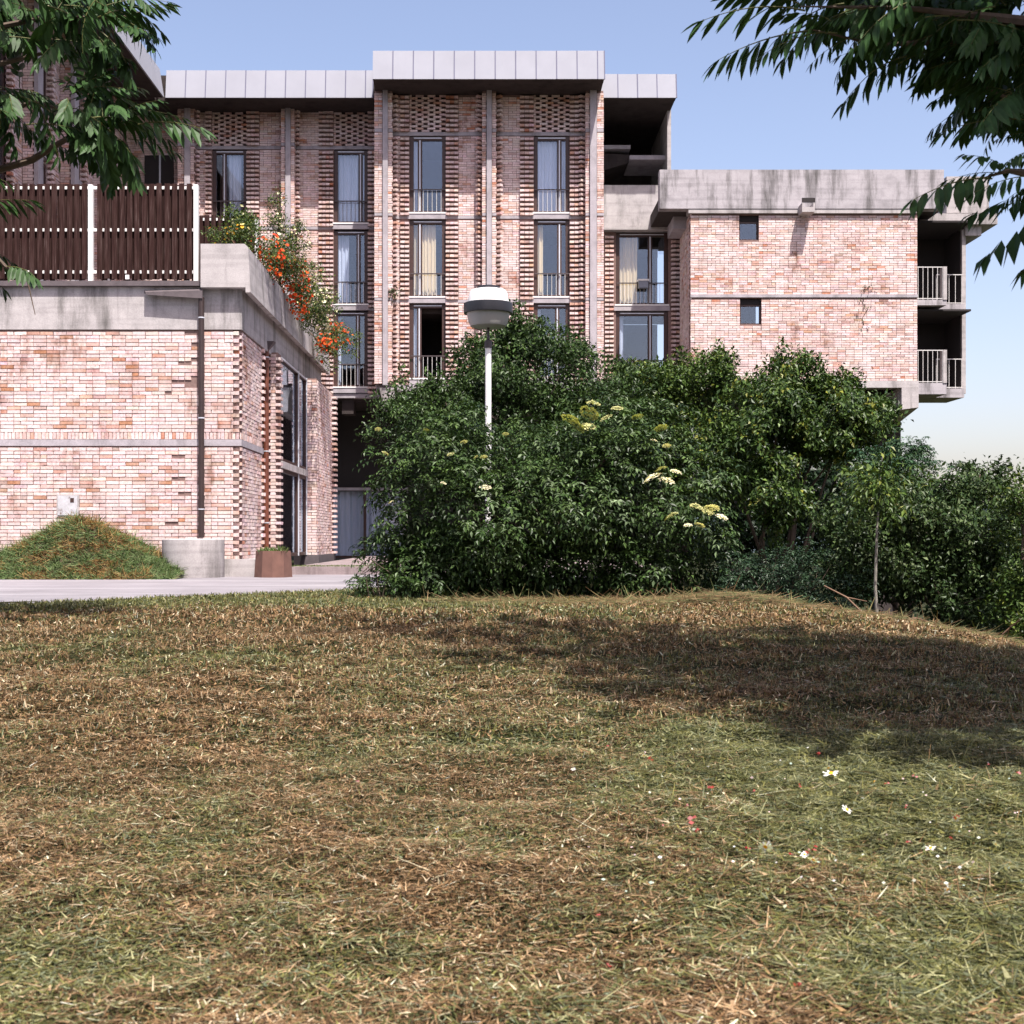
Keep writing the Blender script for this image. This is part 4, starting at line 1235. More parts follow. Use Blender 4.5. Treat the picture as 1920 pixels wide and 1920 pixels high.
DG = [(.019, .038, .010), (.035, .066, .016), (.062, .102, .028), (.11, .155, .075)]
MG = [(.024, .046, .009), (.048, .084, .015), (.085, .125, .024), (.15, .17, .032)]
YG_ = [(.035, .065, .014), (.065, .11, .020), (.11, .16, .025), (.17, .19, .03)]

# elder in front, with flower heads
elder, eb = shrub('elder_bush', 'big dark green elder bush with cream flower heads around the foot of the lamp post',
      [(812, 915, 17.4, 112, 140, 1.1), (785, 1040, 17.5, 72, 75, .6), (930, 955, 16.9, 150, 110, 1.2), (1090, 905, 17.1, 165, 150, 1.3), (1240, 930, 17.4, 125, 140, 1.2),
       (1150, 830, 17.8, 130, 85, 1.1), (960, 1065, 17.3, 170, 70, 1.1), (1110, 1060, 17.3, 170, 75, 1.1), (830, 1060, 17.3, 120, 75, 1.0), (900, 1075, 17.8, 170, 60, .9), (1080, 1075, 17.8, 170, 60, .9), (785, 1060, 17.2, 70, 70, .7), (765, 950, 17.6, 60, 100, .7), (1290, 1055, 17.5, 95, 80, .9), (860, 850, 18.1, 105, 75, 1.0), (985, 890, 18.3, 120, 90, .8), (1180, 1060, 17.6, 120, 65, .7)],
      10500, .084, DG, [.3, .38, .25, .07], 'compound', stems=10, per=7, droop=.5)
rear, _ = shrub('tall_bush', 'tall dense dark green bush behind the lamp post against the brick facade',
      [(985, 705, 22.6, 150, 100, 1.3), (1090, 735, 22.8, 105, 115, 1.3), (875, 765, 22.3, 130, 95, 1.3), (785, 800, 22.2, 80, 80, 1.1), (830, 770, 22.4, 95, 70, 1.1), (1000, 840, 22.0, 190, 120, 1.2), (1150, 800, 22.6, 90, 110, 1.2), (1010, 640, 22.8, 95, 50, .9), (940, 660, 22.8, 80, 55, .9)],
      9400, .080, DG, [.36, .40, .21, .03], 'simple', per=7, stems=9, mat='leaf')
shrub('broadleaf_bush', 'mid green bush in front of the shaded flank of the cantilevered wing',
      [(1300, 735, 23.6, 88, 85, 1.2), (1215, 780, 23.3, 95, 95, 1.1), (1300, 850, 23.2, 110, 110, 1.1), (1345, 695, 23.8, 45, 45, .8), (1240, 720, 23.8, 55, 45, .8), (1190, 700, 24.0, 45, 35, .7)],
      4800, .082, MG, [.36, .42, .18, .04], 'simple', per=8, stems=8)
shrub('spreading_tree', 'spreading green tree with drooping twigs under the cantilevered wing',
      [(1450, 765, 21.2, 90, 80, 1.2), (1540, 785, 21.4, 105, 70, 1.3), (1605, 800, 21.6, 80, 48, 1.1), (1450, 920, 20.6, 70, 85, .8), (1380, 850, 21.2, 85, 90, 1.0), (1470, 705, 21.6, 60, 45, .8), (1640, 785, 21.8, 45, 34, .7), (1565, 735, 21.8, 55, 40, .9), (1590, 830, 21.6, 60, 30, .8)],
      5600, .088, [(.024, .048, .012), (.046, .082, .017), (.080, .122, .024), (.17, .18, .03)], [.34, .40, .22, .04], 'simple', cat='tree', per=8, stems=10, droop=.7, crown='crown', base=(5.0, 22.6))
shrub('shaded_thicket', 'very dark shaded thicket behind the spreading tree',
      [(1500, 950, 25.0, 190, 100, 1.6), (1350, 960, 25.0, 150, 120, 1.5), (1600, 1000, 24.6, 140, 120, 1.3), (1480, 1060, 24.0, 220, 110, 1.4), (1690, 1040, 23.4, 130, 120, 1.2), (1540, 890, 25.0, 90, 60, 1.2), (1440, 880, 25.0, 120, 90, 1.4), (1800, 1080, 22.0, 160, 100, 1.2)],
      3600, .125, [(.010, .022, .010), (.016, .034, .013), (.024, .048, .018)], [.5, .4, .1], 'simple', per=7, stems=6)  # greens near black: shade of the hollow put into the leaf colour
shrub('low_shrub', 'rounded grey green shrub behind the thin sapling on the lawn edge',
      [(1720, 985, 16.6, 105, 105, 1.0), (1840, 985, 16.4, 95, 110, 1.0), (1650, 1050, 16.4, 105, 85, .9), (1780, 1090, 16.4, 140, 75, .8), (1885, 1080, 15.9, 80, 100, .8), (1830, 905, 16.8, 60, 42, .7), (1590, 970, 17.0, 65, 50, .7), (1875, 1150, 15.3, 65, 45, .5), (1800, 1140, 15.8, 60, 40, .5)],
      6000, .07, [(.022, .042, .013), (.040, .068, .020), (.068, .100, .034), (.11, .14, .065)], [.36, .40, .20, .04], 'simple', per=8, stems=9, droop=.5)
shrub('ash_bush', 'feathery green bush rising beside the sapling against the sky',
      [(1690, 870, 18.2, 75, 50, .8), (1740, 920, 18.0, 80, 70, .8), (1700, 840, 18.4, 35, 40, .5), (1640, 900, 18.0, 60, 50, .7)],
      1700, .055, [(.022, .055, .024), (.036, .078, .034), (.058, .10, .045)], [.4, .4, .2], 'compound', per=9, stems=6, droop=.55)
shrub('bramble', 'low dark bramble at the lawn edge left of the thin sapling',
      [(1500, 1080, 16.2, 80, 50, .6), (1570, 1105, 15.8, 70, 45, .5), (1430, 1080, 16.7, 65, 45, .6), (1370, 1070, 17.0, 55, 50, .6)],
      1700, .05, [(.016, .036, .017), (.028, .055, .026), (.05, .085, .045)], [.45, .42, .13], 'compound', per=5, stems=5)
shrub('edge_bush', 'tall leafy bush at the right end of the lawn',
      [(1925, 940, 14.6, 45, 60, .6), (1930, 1040, 14.6, 50, 90, .7), (1915, 1130, 14.4, 45, 60, .5), (1940, 1180, 14.0, 40, 40, .4)],
      1100, .06, MG, [.34, .42, .2, .04], 'simple', per=8, stems=5)
shrub('weed_clump', 'small leafy weeds sprouting at the left foot of the elder bush',
      [(700, 1085, 16.9, 30, 22, .35), (670, 1096, 17.2, 26, 12, .3), (740, 1105, 16.4, 35, 18, .3)],
      200, .065, DG, [.25, .45, .25, .05], 'compound', cat='weeds', per=5, stems=4)

# flower heads of the elder
def umbel_mesh(seed):
    r = np.random.default_rng(seed)
    n = 90
    a = r.uniform(0, 2 * math.pi, n); q = np.sqrt(r.random(n))
    c = np.stack((q * np.cos(a), q * np.sin(a), .35 * (1 - q * q) + r.normal(0, .05, n)), 1)
    qs = []
    for p in c:
        s = .11; t = r.normal(0, .25, 2)
        qs.append([p + (-s, -s, t[0] * s), p + (s, -s, t[1] * s), p + (s, s, -t[0] * s), p + (-s, s, -t[1] * s)])
    return np.array(qs)
UM = []
for i in range(3):
    for col in ((.80, .74, .54), (.44, .43, .19)):
        q = umbel_mesh(i)
        me = poly_mesh('flower_head', q, np.tile(np.array(col), (len(q), 1)) * (1 + rng.normal(0, .1, (len(q), 1))))
        me.materials.append(M['petal']); UM.append(me)
def umbel(x, y, Y, wpx, cream, tilt=None):
    me = UM[(random.randrange(3)) * 2 + (0 if cream else 1)]
    o = link('flower_head', me, tuple(P3(x, y, Y)), elder)
    s = wpx * Y / FP / 2
    o.scale = (s, s, s)
    o.rotation_euler = (R(random.uniform(15, 45)), R(random.uniform(-15, 15)), random.uniform(0, 6))
    return o
for x, y, w, c in ((1105, 775, 36, 0), (1068, 786, 34, 0), (1082, 800, 34, 0), (1103, 800, 30, 0), (1112, 757, 28, 0), (1137, 784, 24, 0), (1157, 766, 22, 0), (1195, 782, 22, 0), (1240, 803, 26, 0),
                   (1224, 897, 38, 1), (1250, 902, 32, 1), (1267, 885, 22, 1), (1240, 880, 24, 0), (1262, 965, 20, 0), (1254, 972, 20, 0), (1335, 953, 28, 1), (1353, 970, 24, 1), (1290, 985, 16, 1), (1312, 985, 20, 1), (1327, 960, 24, 0), (1305, 950, 26, 0),
                   (910, 914, 22, 1), (845, 852, 14, 0), (870, 829, 14, 1), (907, 857, 14, 1), (722, 850, 14, 1), (709, 805, 12, 1), (831, 906, 12, 1), (948, 814, 12, 1), (1226, 826, 14, 1), (1250, 836, 16, 1), (733, 942, 12, 1), (893, 857, 10, 1), (799, 806, 12, 0)):
    umbel(x, y, (15.6 if x > 1000 else 15.9) + (.5 if y < 830 else 0), w, c)

# ------------------------------------------------------------------ sapling and cut branches on the lawn edge
ys_ = 15.2
sx = PX(1645, ys_)
sz = float(ground_h(sx, ys_))
sap = thing('sapling', (sx, ys_, sz), 'thin young tree with a bare slender stem on the lawn edge', 'tree')
MB().tube([(sx, ys_, sz - .05), P3(1641, 1100, ys_), P3(1644, 1000, ys_), P3(1650, 900, ys_ + .1), P3(1655, 850, ys_ + .1)], [.022, .018, .015, .01, .004], 7).build('trunk', simple('pale_bark', (.22, .2, .17), .8, .4, 20), sap)
lp = []
tips, out = blob_points([pxblob(1650, 905, ys_, 85, 40, .5), pxblob(1650, 960, ys_, 55, 35, .4)], 260)
k = 5
P = np.repeat(tips, k, 0) + rng.normal(0, .06, (260 * k, 3)); O = np.repeat(out, k, 0)
Q = leaf_quads(P, unit(O + rng.normal(0, .6, P.shape) - np.array((0, 0, .5))), unit(np.array((0, 0, 1.)) + rng.normal(0, .5, P.shape)), .09 * rng.uniform(.7, 1.2, len(P)), np.full(len(P), .035))
c = pal(len(P), MG, [.3, .4, .25, .05]); stuff(poly_obj('crown', Q, M['leaf'], sap, np.concatenate((c, c))))
for i, (a, b, lab) in enumerate((((1545, 1098), (1620, 1172), 'bare brown cut branch leaning out of the bramble'), ((1738, 1166), (1690, 1184), 'short pale cut stick lying by the sapling'), ((1868, 1190), (1915, 1160), 'forked brown stick sticking out at the foot of the tall leafy bush'))):
    Yb = 14.9 - i * .5
    p0, p1 = P3(*a, Yb + .15), P3(*b, Yb)
    p1[2] = float(ground_h(p1[0], p1[1])) + .02 if i < 2 else p1[2]
    if i == 2: p0[2] = float(ground_h(p0[0], p0[1])) + .01
    if i == 1: p0[2] = float(ground_h(p0[0], p0[1])) + .06
    br = thing('cut_branch', tuple(p1), lab, 'branch')
    mid = (p0 + p1) / 2 + np.array((.03, 0, .03))
    MB().tube([p0, mid, p1], [.008, .011, .012], 5).build('stick', M['twig'], br)
    MB().tube([mid, mid + (p1 - p0) * .3 + np.array((.1, .02, .05))], [.007, .003], 4).build('twig', M['twig'], br)

# ------------------------------------------------------------------ flowers of the terrace trough
def trough_plant(name, label, blobs, n, leaf, fl_cols, nfl, fls, cat='plant', stems=None, lp=MG):
    bl = [pxblob(*b) for b in blobs]
    bx = np.array(bl)
    base = (tx1 - .3, float(bx[0, 1]), tzt - .1)
    t = thing(name, base, label, cat)
    n = int(n * 1.7)
    tips, out = blob_points(bl, n, clump=(.4, .7))
    m = 6
    P = np.repeat(tips, m, 0) + rng.normal(0, .05, (n * m, 3)); O = np.repeat(out, m, 0)
    Q = leaf_quads(P, unit(rng.normal(0, .7, P.shape) + O * .5 - np.array((0, 0, .2))), unit(np.array((0, -.2, 1.)) + O * .4 + rng.normal(0, .4, P.shape)), leaf * rng.uniform(.6, 1.2, len(P)), leaf * .6 * np.ones(len(P)))
    c = pal(len(P), lp, [.3, .4, .2, .1]); stuff(poly_obj('foliage', Q, M['leaf_matte'], t, np.concatenate((c, c))))
    ft, fo = blob_points(bl, nfl, 1.0)
    front = (fo[:, 1] < .35)
    ft, fo = ft[front], fo[front]
    ft = ft + fo * .04
    qs, cs = [], []
    for p, o in zip(ft, fo):
        col = np.array(random.choice(fl_cols)) * random.uniform(.8, 1.2)
        nn = unit(o + np.array((.15, -.4, .5)) + rng.normal(0, .3, 3))
        a = unit(np.cross(nn, (0.3, 0.1, 1))); b = np.cross(nn, a)
        s = fls * random.uniform(.6, 1.25)
        for q in range(5):
            an = q * 2 * math.pi / 5
            d = a * math.cos(an) + b * math.sin(an); e = a * math.cos(an + .63) + b * math.sin(an + .63); f = a * math.cos(an - .63) + b * math.sin(an - .63)
            qs.append([p, p + f * s * .8 + nn * s * .15, p + d * s + nn * s * .3, p + e * s * .8 + nn * s * .15]); cs.append(col)
    stuff(poly_obj('flowers', np.array(qs), M['petal'], t, np.array(cs)))
    st = MB()
    for b in bl:
        e = np.array(b[:3]); p0 = np.array((tx1 - .3 + rng.normal(0, .03), b[1], tzt - .12))
        st.tube([p0, (p0 + e) / 2 + np.array((0, 0, .1)), e], [.014, .012, .006], 5)
    if stems:
        for pts in stems: st.tube([P3(*p) for p in pts], [.014] * (len(pts) - 1) + [.004], 5)
    st.build('stem', M['twig'], t)
    return t
OR = [(.68, .075, .015), (.60, .05, .012), (.74, .13, .025)]
CR = [(.80, .76, .50), (.78, .70, .40)]
trough_plant('yellow_flower_plant', 'low green plant with yellow and orange blooms at the front end of the trough', [(420, 443, 26.9, 32, 13, .3), (455, 440, 27.2, 26, 20, .3)], 150, .06, [(.8, .42, .03), (.75, .2, .03), (.8, .7, .3)], 40, .034)
trough_plant('rambling_bush', 'dark leafy bush in front of the short fence in the trough', [(445, 405, 28.2, 24, 18, .3), (465, 425, 28.3, 22, 22, .3)], 150, .06, CR, 18, .035)
trough_plant('orange_creeper', 'orange flowering creeper at the rounded front of the trough', [(490, 470, 28.3, 38, 26, .4), (515, 505, 29.2, 28, 32, .4), (525, 485, 29.5, 30, 30, .4)], 330, .06, OR, 260, .042)
trough_plant('climbing_rose', 'tall climbing rose shoot with small cream buds rising from the trough', [(522, 440, 29.8, 14, 45, .25), (545, 440, 30.2, 34, 18, .3), (520, 390, 29.8, 10, 35, .2), (560, 465, 30.6, 24, 16, .3)], 240, .055, CR, 80, .03, stems=[[(520, 480, 29.8), (522, 430, 29.8), (524, 390, 29.8), (516, 352, 29.8)], [(530, 450, 30), (555, 440, 30.1), (585, 462, 30.3)]])
trough_plant('orange_trailer', 'orange flowers trailing over the middle of the concrete trough', [(552, 530, 31.0, 30, 34, .4), (565, 560, 31.8, 26, 36, .4), (540, 500, 30.6, 30, 30, .4)], 330, .06, OR, 260, .042)
trough_plant('cream_rose_bush', 'bushy rose with cream blooms hanging from the middle of the trough', [(590, 555, 32.8, 32, 42, .5), (605, 590, 33.6, 30, 40, .5), (575, 520, 32.0, 24, 26, .4)], 420, .06, CR, 140, .046)
trough_plant('orange_cascade', 'orange flowers cascading from the far end of the trough towards the windows', [(618, 632, 35.6, 24, 40, .4), (640, 640, 36.6, 28, 28, .4), (612, 665, 35.4, 12, 26, .3)], 280, .065, OR, 230, .046)

# ------------------------------------------------------------------ fronds and trees
def frond_geo(r, L=.42, pairs=7, ll=.145, lod=2, droop=.35):
    """pinnate leaf along +X with leaflets hanging; returns quads and stalk tube quads"""
    P, D, Nn, LL = [], [], [], []
    pts = []
    for i in range(9):
        t = i / 8
        pts.append(np.array((L * t, 0.02 * math.sin(t * 3), -droop * L * t * t)))
    for i in range(pairs):
        t = .18 + .80 * i / (pairs - 1)
        p = np.array((L * t, 0.02 * math.sin(t * 3), -droop * L * t * t))
        for s in (-1, 1):
            D.append((.38 + .25 * t + r.normal(0, .08), s * (.42 + r.normal(0, .1)), -.85 + r.normal(0, .14)))
            P.append(p + r.normal(0, .004, 3)); Nn.append((.9, s * .45, .35)); LL.append(ll * (.72 + .5 * math.sin(math.pi * (.15 + .75 * t))) * r.uniform(.9, 1.1))
    P.append(pts[-1]); D.append((.8, 0, -.6)); Nn.append((.6, 0, .8)); LL.append(ll * .8)
    P = np.array(P); D = unit(np.array(D)); Nn = unit(np.array(Nn)); LL = np.array(LL)
    S = unit(np.cross(D, Nn)); Nn = np.cross(S, D)
    if lod == 1:
        return leaf_quads(P, D, Nn, LL, LL * .40, .12), None
    # smooth leaflet: 5 stations
    st = [(0, .05), (.18, .24), (.42, .32), (.70, .24), (1.0, .012)]
    qs = []
    for p, d, nn, s, l in zip(P, D, Nn, S, LL):
        rows = []
        for t, w in st:
            c = p + d * l * t - nn * l * .10 * t * t
            rows.append((c + s * w * l * .5 + nn * w * l * .10, c, c - s * w * l * .5 + nn * w * l * .10))
        for a, b in zip(rows[:-1], rows[1:]):
            qs.append([a[0], a[1], b[1], b[0]]); qs.append([a[1], a[2], b[2], b[1]])
    tb = MB().tube(pts, [.0045 - .0004 * i for i in range(9)], 4, cap=False)
    return np.array(qs), np.array(tb.q)

FR = []
for i in range(8):
    r = np.random.default_rng(100 + i)
    a, b = frond_geo(r, .40 * r.uniform(.85, 1.15), int(r.integers(6, 9)), .135, 2, r.uniform(.2, .5))
    ca = np.tile(np.array((.030, .066, .018)), (len(a), 1)) * (1 + r.normal(0, .12, (len(a), 1)))
    cb = np.tile(np.array((.10, .10, .035)), (len(b), 1))
    me = poly_mesh('leaf', np.concatenate((a, b)), np.concatenate((ca, cb)))
    me.materials.append(M['tree_leaf'])
    FR.append((me, a))
FL = [frond_geo(np.random.default_rng(200 + i), .42, 6, .15, 1, .35)[0] for i in range(6)]

def frond_basis(d):
    x = unit(np.array(d, float)); up = np.array((0, 0, 1.))
    y = np.cross(up, x)
    if np.linalg.norm(y) < 1e-3: y = np.array((0, 1., 0))
    y = unit(y); z = np.cross(x, y)
    return np.stack((x, y, z), 1)

def put_frond(parent, p0, d, scale):
    me, _ = random.choice(FR)
    o = link('leaf', me, tuple(p0), parent)
    Bm = frond_basis(d)
    roll = R(random.uniform(-25, 25))
    mat = Matrix([list(Bm[i]) for i in range(3)]) @ Matrix.Rotation(roll, 3, 'X')
    o.rotation_euler = mat.to_euler()
    o.scale = (scale, scale, scale)
    return o

def crown_mass(parent, pts, dirs, scale, name='crown'):
    Qs, Cs = [], []
    for p, d in zip(pts, dirs):
        q = random.choice(FL)
        Bm = frond_basis(d)
        s = scale * random.uniform(.8, 1.25)
        Qs.append((q * s) @ Bm.T + p)
        Cs.append(np.tile(np.array((.030, .066, .018)) * random.uniform(.7, 1.4), (len(q), 1)))
    return stuff(poly_obj(name, np.concatenate(Qs), M['tree_leaf'], parent, np.concatenate(Cs)))

# --- right tree: trunk stands outside the picture, lowest branches hang in from the right
TX, TY = 6.2, 4.6
rt = thing('overhanging_tree', (TX, TY, float(ground_h(TX, TY))), 'tree with feathery drooping leaves hanging dark against the sky above the cantilevered wing', 'tree')
gzt = float(ground_h(TX, TY))
trunk = MB().tube([(TX, TY, gzt - .3), (TX - .1, TY + .05, 1.2), (TX - .05, TY + .15, 2.8), (TX - .3, TY + .2, 4.4), (TX - .5, TY + .3, 6.5), (TX - .6, TY + .4, 8.2)], [.24, .2, .17, .14, .09, .03], 10).build('trunk', M['bark'], rt)
limbs = [[(TX - .05, TY + .15, 2.9), (TX - 1.6, TY + .9, 3.6), P3(1920, 40, 6.6), P3(1700, 15, 6.6), P3(1500, 12, 6.6)],
         [(TX - .05, TY + .15, 3.0), (TX - 1.4, TY + 1.2, 3.4), P3(1925, 110, 6.9), P3(1790, 75, 6.9), P3(1650, 85, 6.9), P3(1520, 55, 6.8)],
         [(TX - .05, TY + .15, 2.6), (TX - 1.5, TY + 1.3, 3.0), P3(1950, 230, 6.6), P3(1900, 190, 6.6), P3(1850, 165, 6.6)],
         [(TX - .05, TY + .1, 2.3), (TX - 1.5, TY + 1.1, 2.7), P3(1960, 330, 6.2), P3(1890, 320, 6.2), P3(1840, 335, 6.2)],
         [(TX - .2, TY + .2, 4.0), (TX - 2.2, TY + .8, 5.6), (2.2, 5.8, 6.4)], [(TX - .2, TY + .2, 4.2), (TX - 2.0, TY + 1.8, 5.8), (2.6, 7.6, 6.8)],
         [(TX - .3, TY + .2, 4.6), (TX + 1.8, TY + 1.0, 6.2), (9.0, 6.6, 7.2)], [(TX - .3, TY + .2, 5.0), (TX - 1.4, TY - 1.5, 6.8), (3.4, 2.4, 7.6)],
         [(TX - .4, TY + .3, 5.4), (TX - 2.6, TY + 1.4, 7.2), (1.4, 6.8, 7.6)]]
for L in limbs:
    n = len(L)
    MB().tube(L, [.07 * (1 - i / (n - 1)) ** 1.5 + .003 for i in range(n)], 6).build('limb', M['bark'], rt)
# hand-placed hanging leaves: base px -> tip px at depth
FRP = [((1510, 20), (1340, 30), 6.5), ((1500, 8), (1380, -12), 6.6), ((1515, 58), (1355, 112), 6.7), ((1570, 62), (1450, 92), 6.6), ((1560, 40), (1470, 20), 6.5), ((1640, 30), (1520, 45), 6.8),
       ((1700, 105), (1570, 178), 6.7), ((1665, 90), (1572, 104), 6.9), ((1600, 70), (1530, 110), 6.6), ((1720, 60), (1620, 100), 6.6), ((1790, 85), (1660, 150), 6.9), ((1850, 110), (1740, 135), 6.7),
       ((1900, 175), (1820, 165), 6.5), ((1880, 130), (1790, 120), 6.7), ((1925, 225), (1785, 240), 6.5), ((1900, 205), (1850, 265), 6.4), ((1940, 250), (1880, 262), 6.5),
       ((1940, 285), (1895, 300), 6.2), ((1880, 325), (1790, 340), 6.2), ((1860, 335), (1735, 372), 6.2), ((1930, 330), (1840, 360), 6.1), ((1900, 325), (1815, 300), 6.3), ((1950, 340), (1880, 385), 6.2),
       ((1845, 60), (1700, 85), 6.8), ((1780, 30), (1650, 65), 6.4), ((1920, 60), (1800, 100), 6.6), ((1930, 120), (1850, 150), 6.5), ((1930, 150), (1870, 200), 6.4), ((1915, 195), (1835, 215), 6.5), ((1700, 20), (1580, 35), 6.6)]
for a, b, Y in FRP:
    p0, p1 = P3(*a, Y), P3(*b, Y + random.uniform(-.15, .15))
    d = p1 - p0
    put_frond(rt, p0, d + np.array((0, 0, .25 * np.linalg.norm(d))), np.linalg.norm(d) / .40)
for i in range(205):
    t = random.random()
    if t < .78:
        x = random.uniform(1560, 1960); y = random.uniform(-80, 20 + .17 * (x - 1560))
    else: x = random.uniform(1840, 1960); y = random.uniform(60, 190)
    Y = random.uniform(6.4, 8.6)
    put_frond(rt, P3(x, y, Y), (random.uniform(-1, .3), random.uniform(-.8, .8), random.uniform(-.25, .4)), random.uniform(.7, 1.0))
# crown above and beside the picture
pts, dirs = [], []
blobs_r = [(5.0, 6.3, 6.2, 2.9, 1.7, 1.3), (3.0, 7.4, 6.8, 1.5, .9, .7), (6.8, 5.4, 7.2, 2.4, 2.2, 1.5), (5.8, 7.2, 5.6, 1.9, 1.4, 1.1), (1.5, 8.4, 7.6, 1.5, .45, .5), (4.8, 4.6, 6.6, 1.4, 1.0, .9), (3.5, 5.2, 6.0, 1.1, .8, .6), (4.2, 5.4, 5.2, 1.3, .9, .7), (3.5, 4.3, 5.5, .9, .45, .4)]
tp, to = blob_points(blobs_r, 3600, .6, (.35, .6))
for p, o in zip(tp, to):
    x = VX + p[0] * FP / max(p[1], .3); y = VY - (p[2] - EYE) * FP / max(p[1], .3)
    if x < 1560 and y > -90 or (x < 1990 and y > 20): continue
    if p[1] < 1.0: continue
    pts.append(p); dirs.append(unit(np.array(o) * (1, 1, .3) + rng.normal(0, .5, 3)))
for L in limbs[:4]:
    for q in range(46):
        k = random.choice((0, 1, 1)); f = random.random()
        p = np.array(L[k]) * (1 - f) + np.array(L[k + 1]) * f + rng.normal(0, .22, 3)
        if VX + p[0] * FP / p[1] < 1975: continue
        pts.append(p); dirs.append(unit(np.array((random.uniform(-1, .4), random.uniform(-.9, .9), random.uniform(-.2, .3)))))
crown_mass(rt, pts, dirs, 1.1)

# --- left tree
TX2, TY2 = -7.6, 11.2
lt = thing('left_tree', (TX2, TY2, float(ground_h(TX2, TY2))), 'sunlit tree with long feathery leaves hanging in front of the shaded residence wing', 'tree')
g2 = float(ground_h(TX2, TY2))
MB().tube([(TX2, TY2, g2 - .3), (TX2 + .1, TY2, 1.8), (TX2 + .3, TY2 + .1, 3.6), (TX2 + .5, TY2 + .1, 5.4), (TX2 + .6, TY2 + .2, 7.6)], [.2, .17, .14, .1, .03], 10).build('trunk', M['bark'], lt)
YT2 = 11.6
for L in ([(TX2 + .2, TY2, 3.2), P3(-60, 250, 11.6), P3(60, 190, 11.6), P3(140, 212, 11.7), P3(240, 235, 11.7)], [(TX2 + .2, TY2, 3.3), P3(60, 300, 11.8), P3(200, 215, 11.8), P3(235, 260, 11.8), P3(262, 345, 11.8)],
          [(TX2 + .3, TY2, 3.8), P3(-50, 60, 11.5), P3(100, 30, 11.5), P3(215, 35, 11.5), P3(270, 20, 11.5)], [(TX2 + .2, TY2, 3.0), P3(-60, 420, 11.3), P3(10, 500, 11.3), P3(50, 520, 11.3), P3(66, 590, 11.3)],
          [(TX2 + .3, TY2, 3.6), P3(-40, 130, 11.4), P3(120, 90, 11.4), P3(190, 130, 11.5)], [(TX2 + .4, TY2, 4.6), (-6, 11.8, 6.4), (-5.0, 12.2, 7.2)], [(TX2 + .4, TY2, 4.4), (-8.6, 11.6, 6.2), (-9.6, 12.0, 7.0)]):
    n = len(L)
    MB().tube(L, [.045 * (1 - i / (n - 1)) ** 1.6 + .003 for i in range(n)], 6).build('limb', M['bark'], lt)
FRL = [((215, 30), (315, 78), 11.4), ((200, 10), (300, -5), 11.5), ((225, 50), (290, 60), 11.3), ((150, 90), (215, 88), 11.5), ((120, 80), (190, 70), 11.4), ((250, 205), (318, 215), 11.6), ((250, 235), (354, 238), 11.6), ((240, 260), (322, 280), 11.7),
       ((180, 130), (240, 235), 11.8), ((175, 150), (200, 240), 11.6), ((130, 60), (205, 110), 11.5), ((60, 60), (150, 85), 11.5), ((50, 20), (140, 30), 11.3), ((120, 10), (230, 30), 11.4), ((140, 215), (230, 275), 11.6), ((100, 200), (160, 260), 11.5),
       ((200, 250), (250, 330), 11.6), ((210, 230), (300, 260), 11.5), ((10, 500), (60, 515), 11.3), ((80, 200), (130, 240), 11.4), ((-10, 160), (60, 180), 11.4), ((215, 215), (285, 190), 11.7)]
for a, b, Y in FRL:
    p0, p1 = P3(*a, Y), P3(*b, Y + random.uniform(-.3, .1))
    d = p1 - p0
    put_frond(lt, p0, d + np.array((0, 0, .22 * np.linalg.norm(d))), max(.95, np.linalg.norm(d) / .40))
for i in range(150):
    t = random.random()
    if t < .62:
        x = random.uniform(-120, 215); y = random.uniform(-90, 110 - .2 * max(0, x))
    elif t < .9:
        x = random.uniform(-60, 230); y = random.uniform(160, 240)
    else: x = random.uniform(-160, -60); y = random.uniform(290, 560)
    put_frond(lt, P3(x, y, random.uniform(10.9, 12.6)), (random.uniform(-.3, 1), random.uniform(-.9, .6), random.uniform(-.35, .35)), random.uniform(.95, 1.35))
tp, to = blob_points([(-6.6, 11.6, 6.4, 2.4, 2.0, 1.6), (-8.2, 11.0, 5.0, 2.0, 2.0, 2.0), (-7.4, 11.6, 7.6, 2.2, 2.0, 1.2)], 700, .6, (.35, .6))
pts, dirs = [], []
for p, o in zip(tp, to):
    x = VX + p[0] * FP / p[1]; y = VY - (p[2] - EYE) * FP / p[1]
    if x > -90 and y > -60: continue
    pts.append(p); dirs.append(unit(np.array(o) * (1, 1, .3) + rng.normal(0, .5, 3)))
for q in range(150):
    pts.append(P3(random.uniform(-620, -95), random.uniform(20, 430), random.uniform(10.8, 12.4))); dirs.append(unit(np.array((random.uniform(-.6, 1), random.uniform(-.9, .6), random.uniform(-.3, .3)))))
crown_mass(lt, pts, dirs, 1.3)

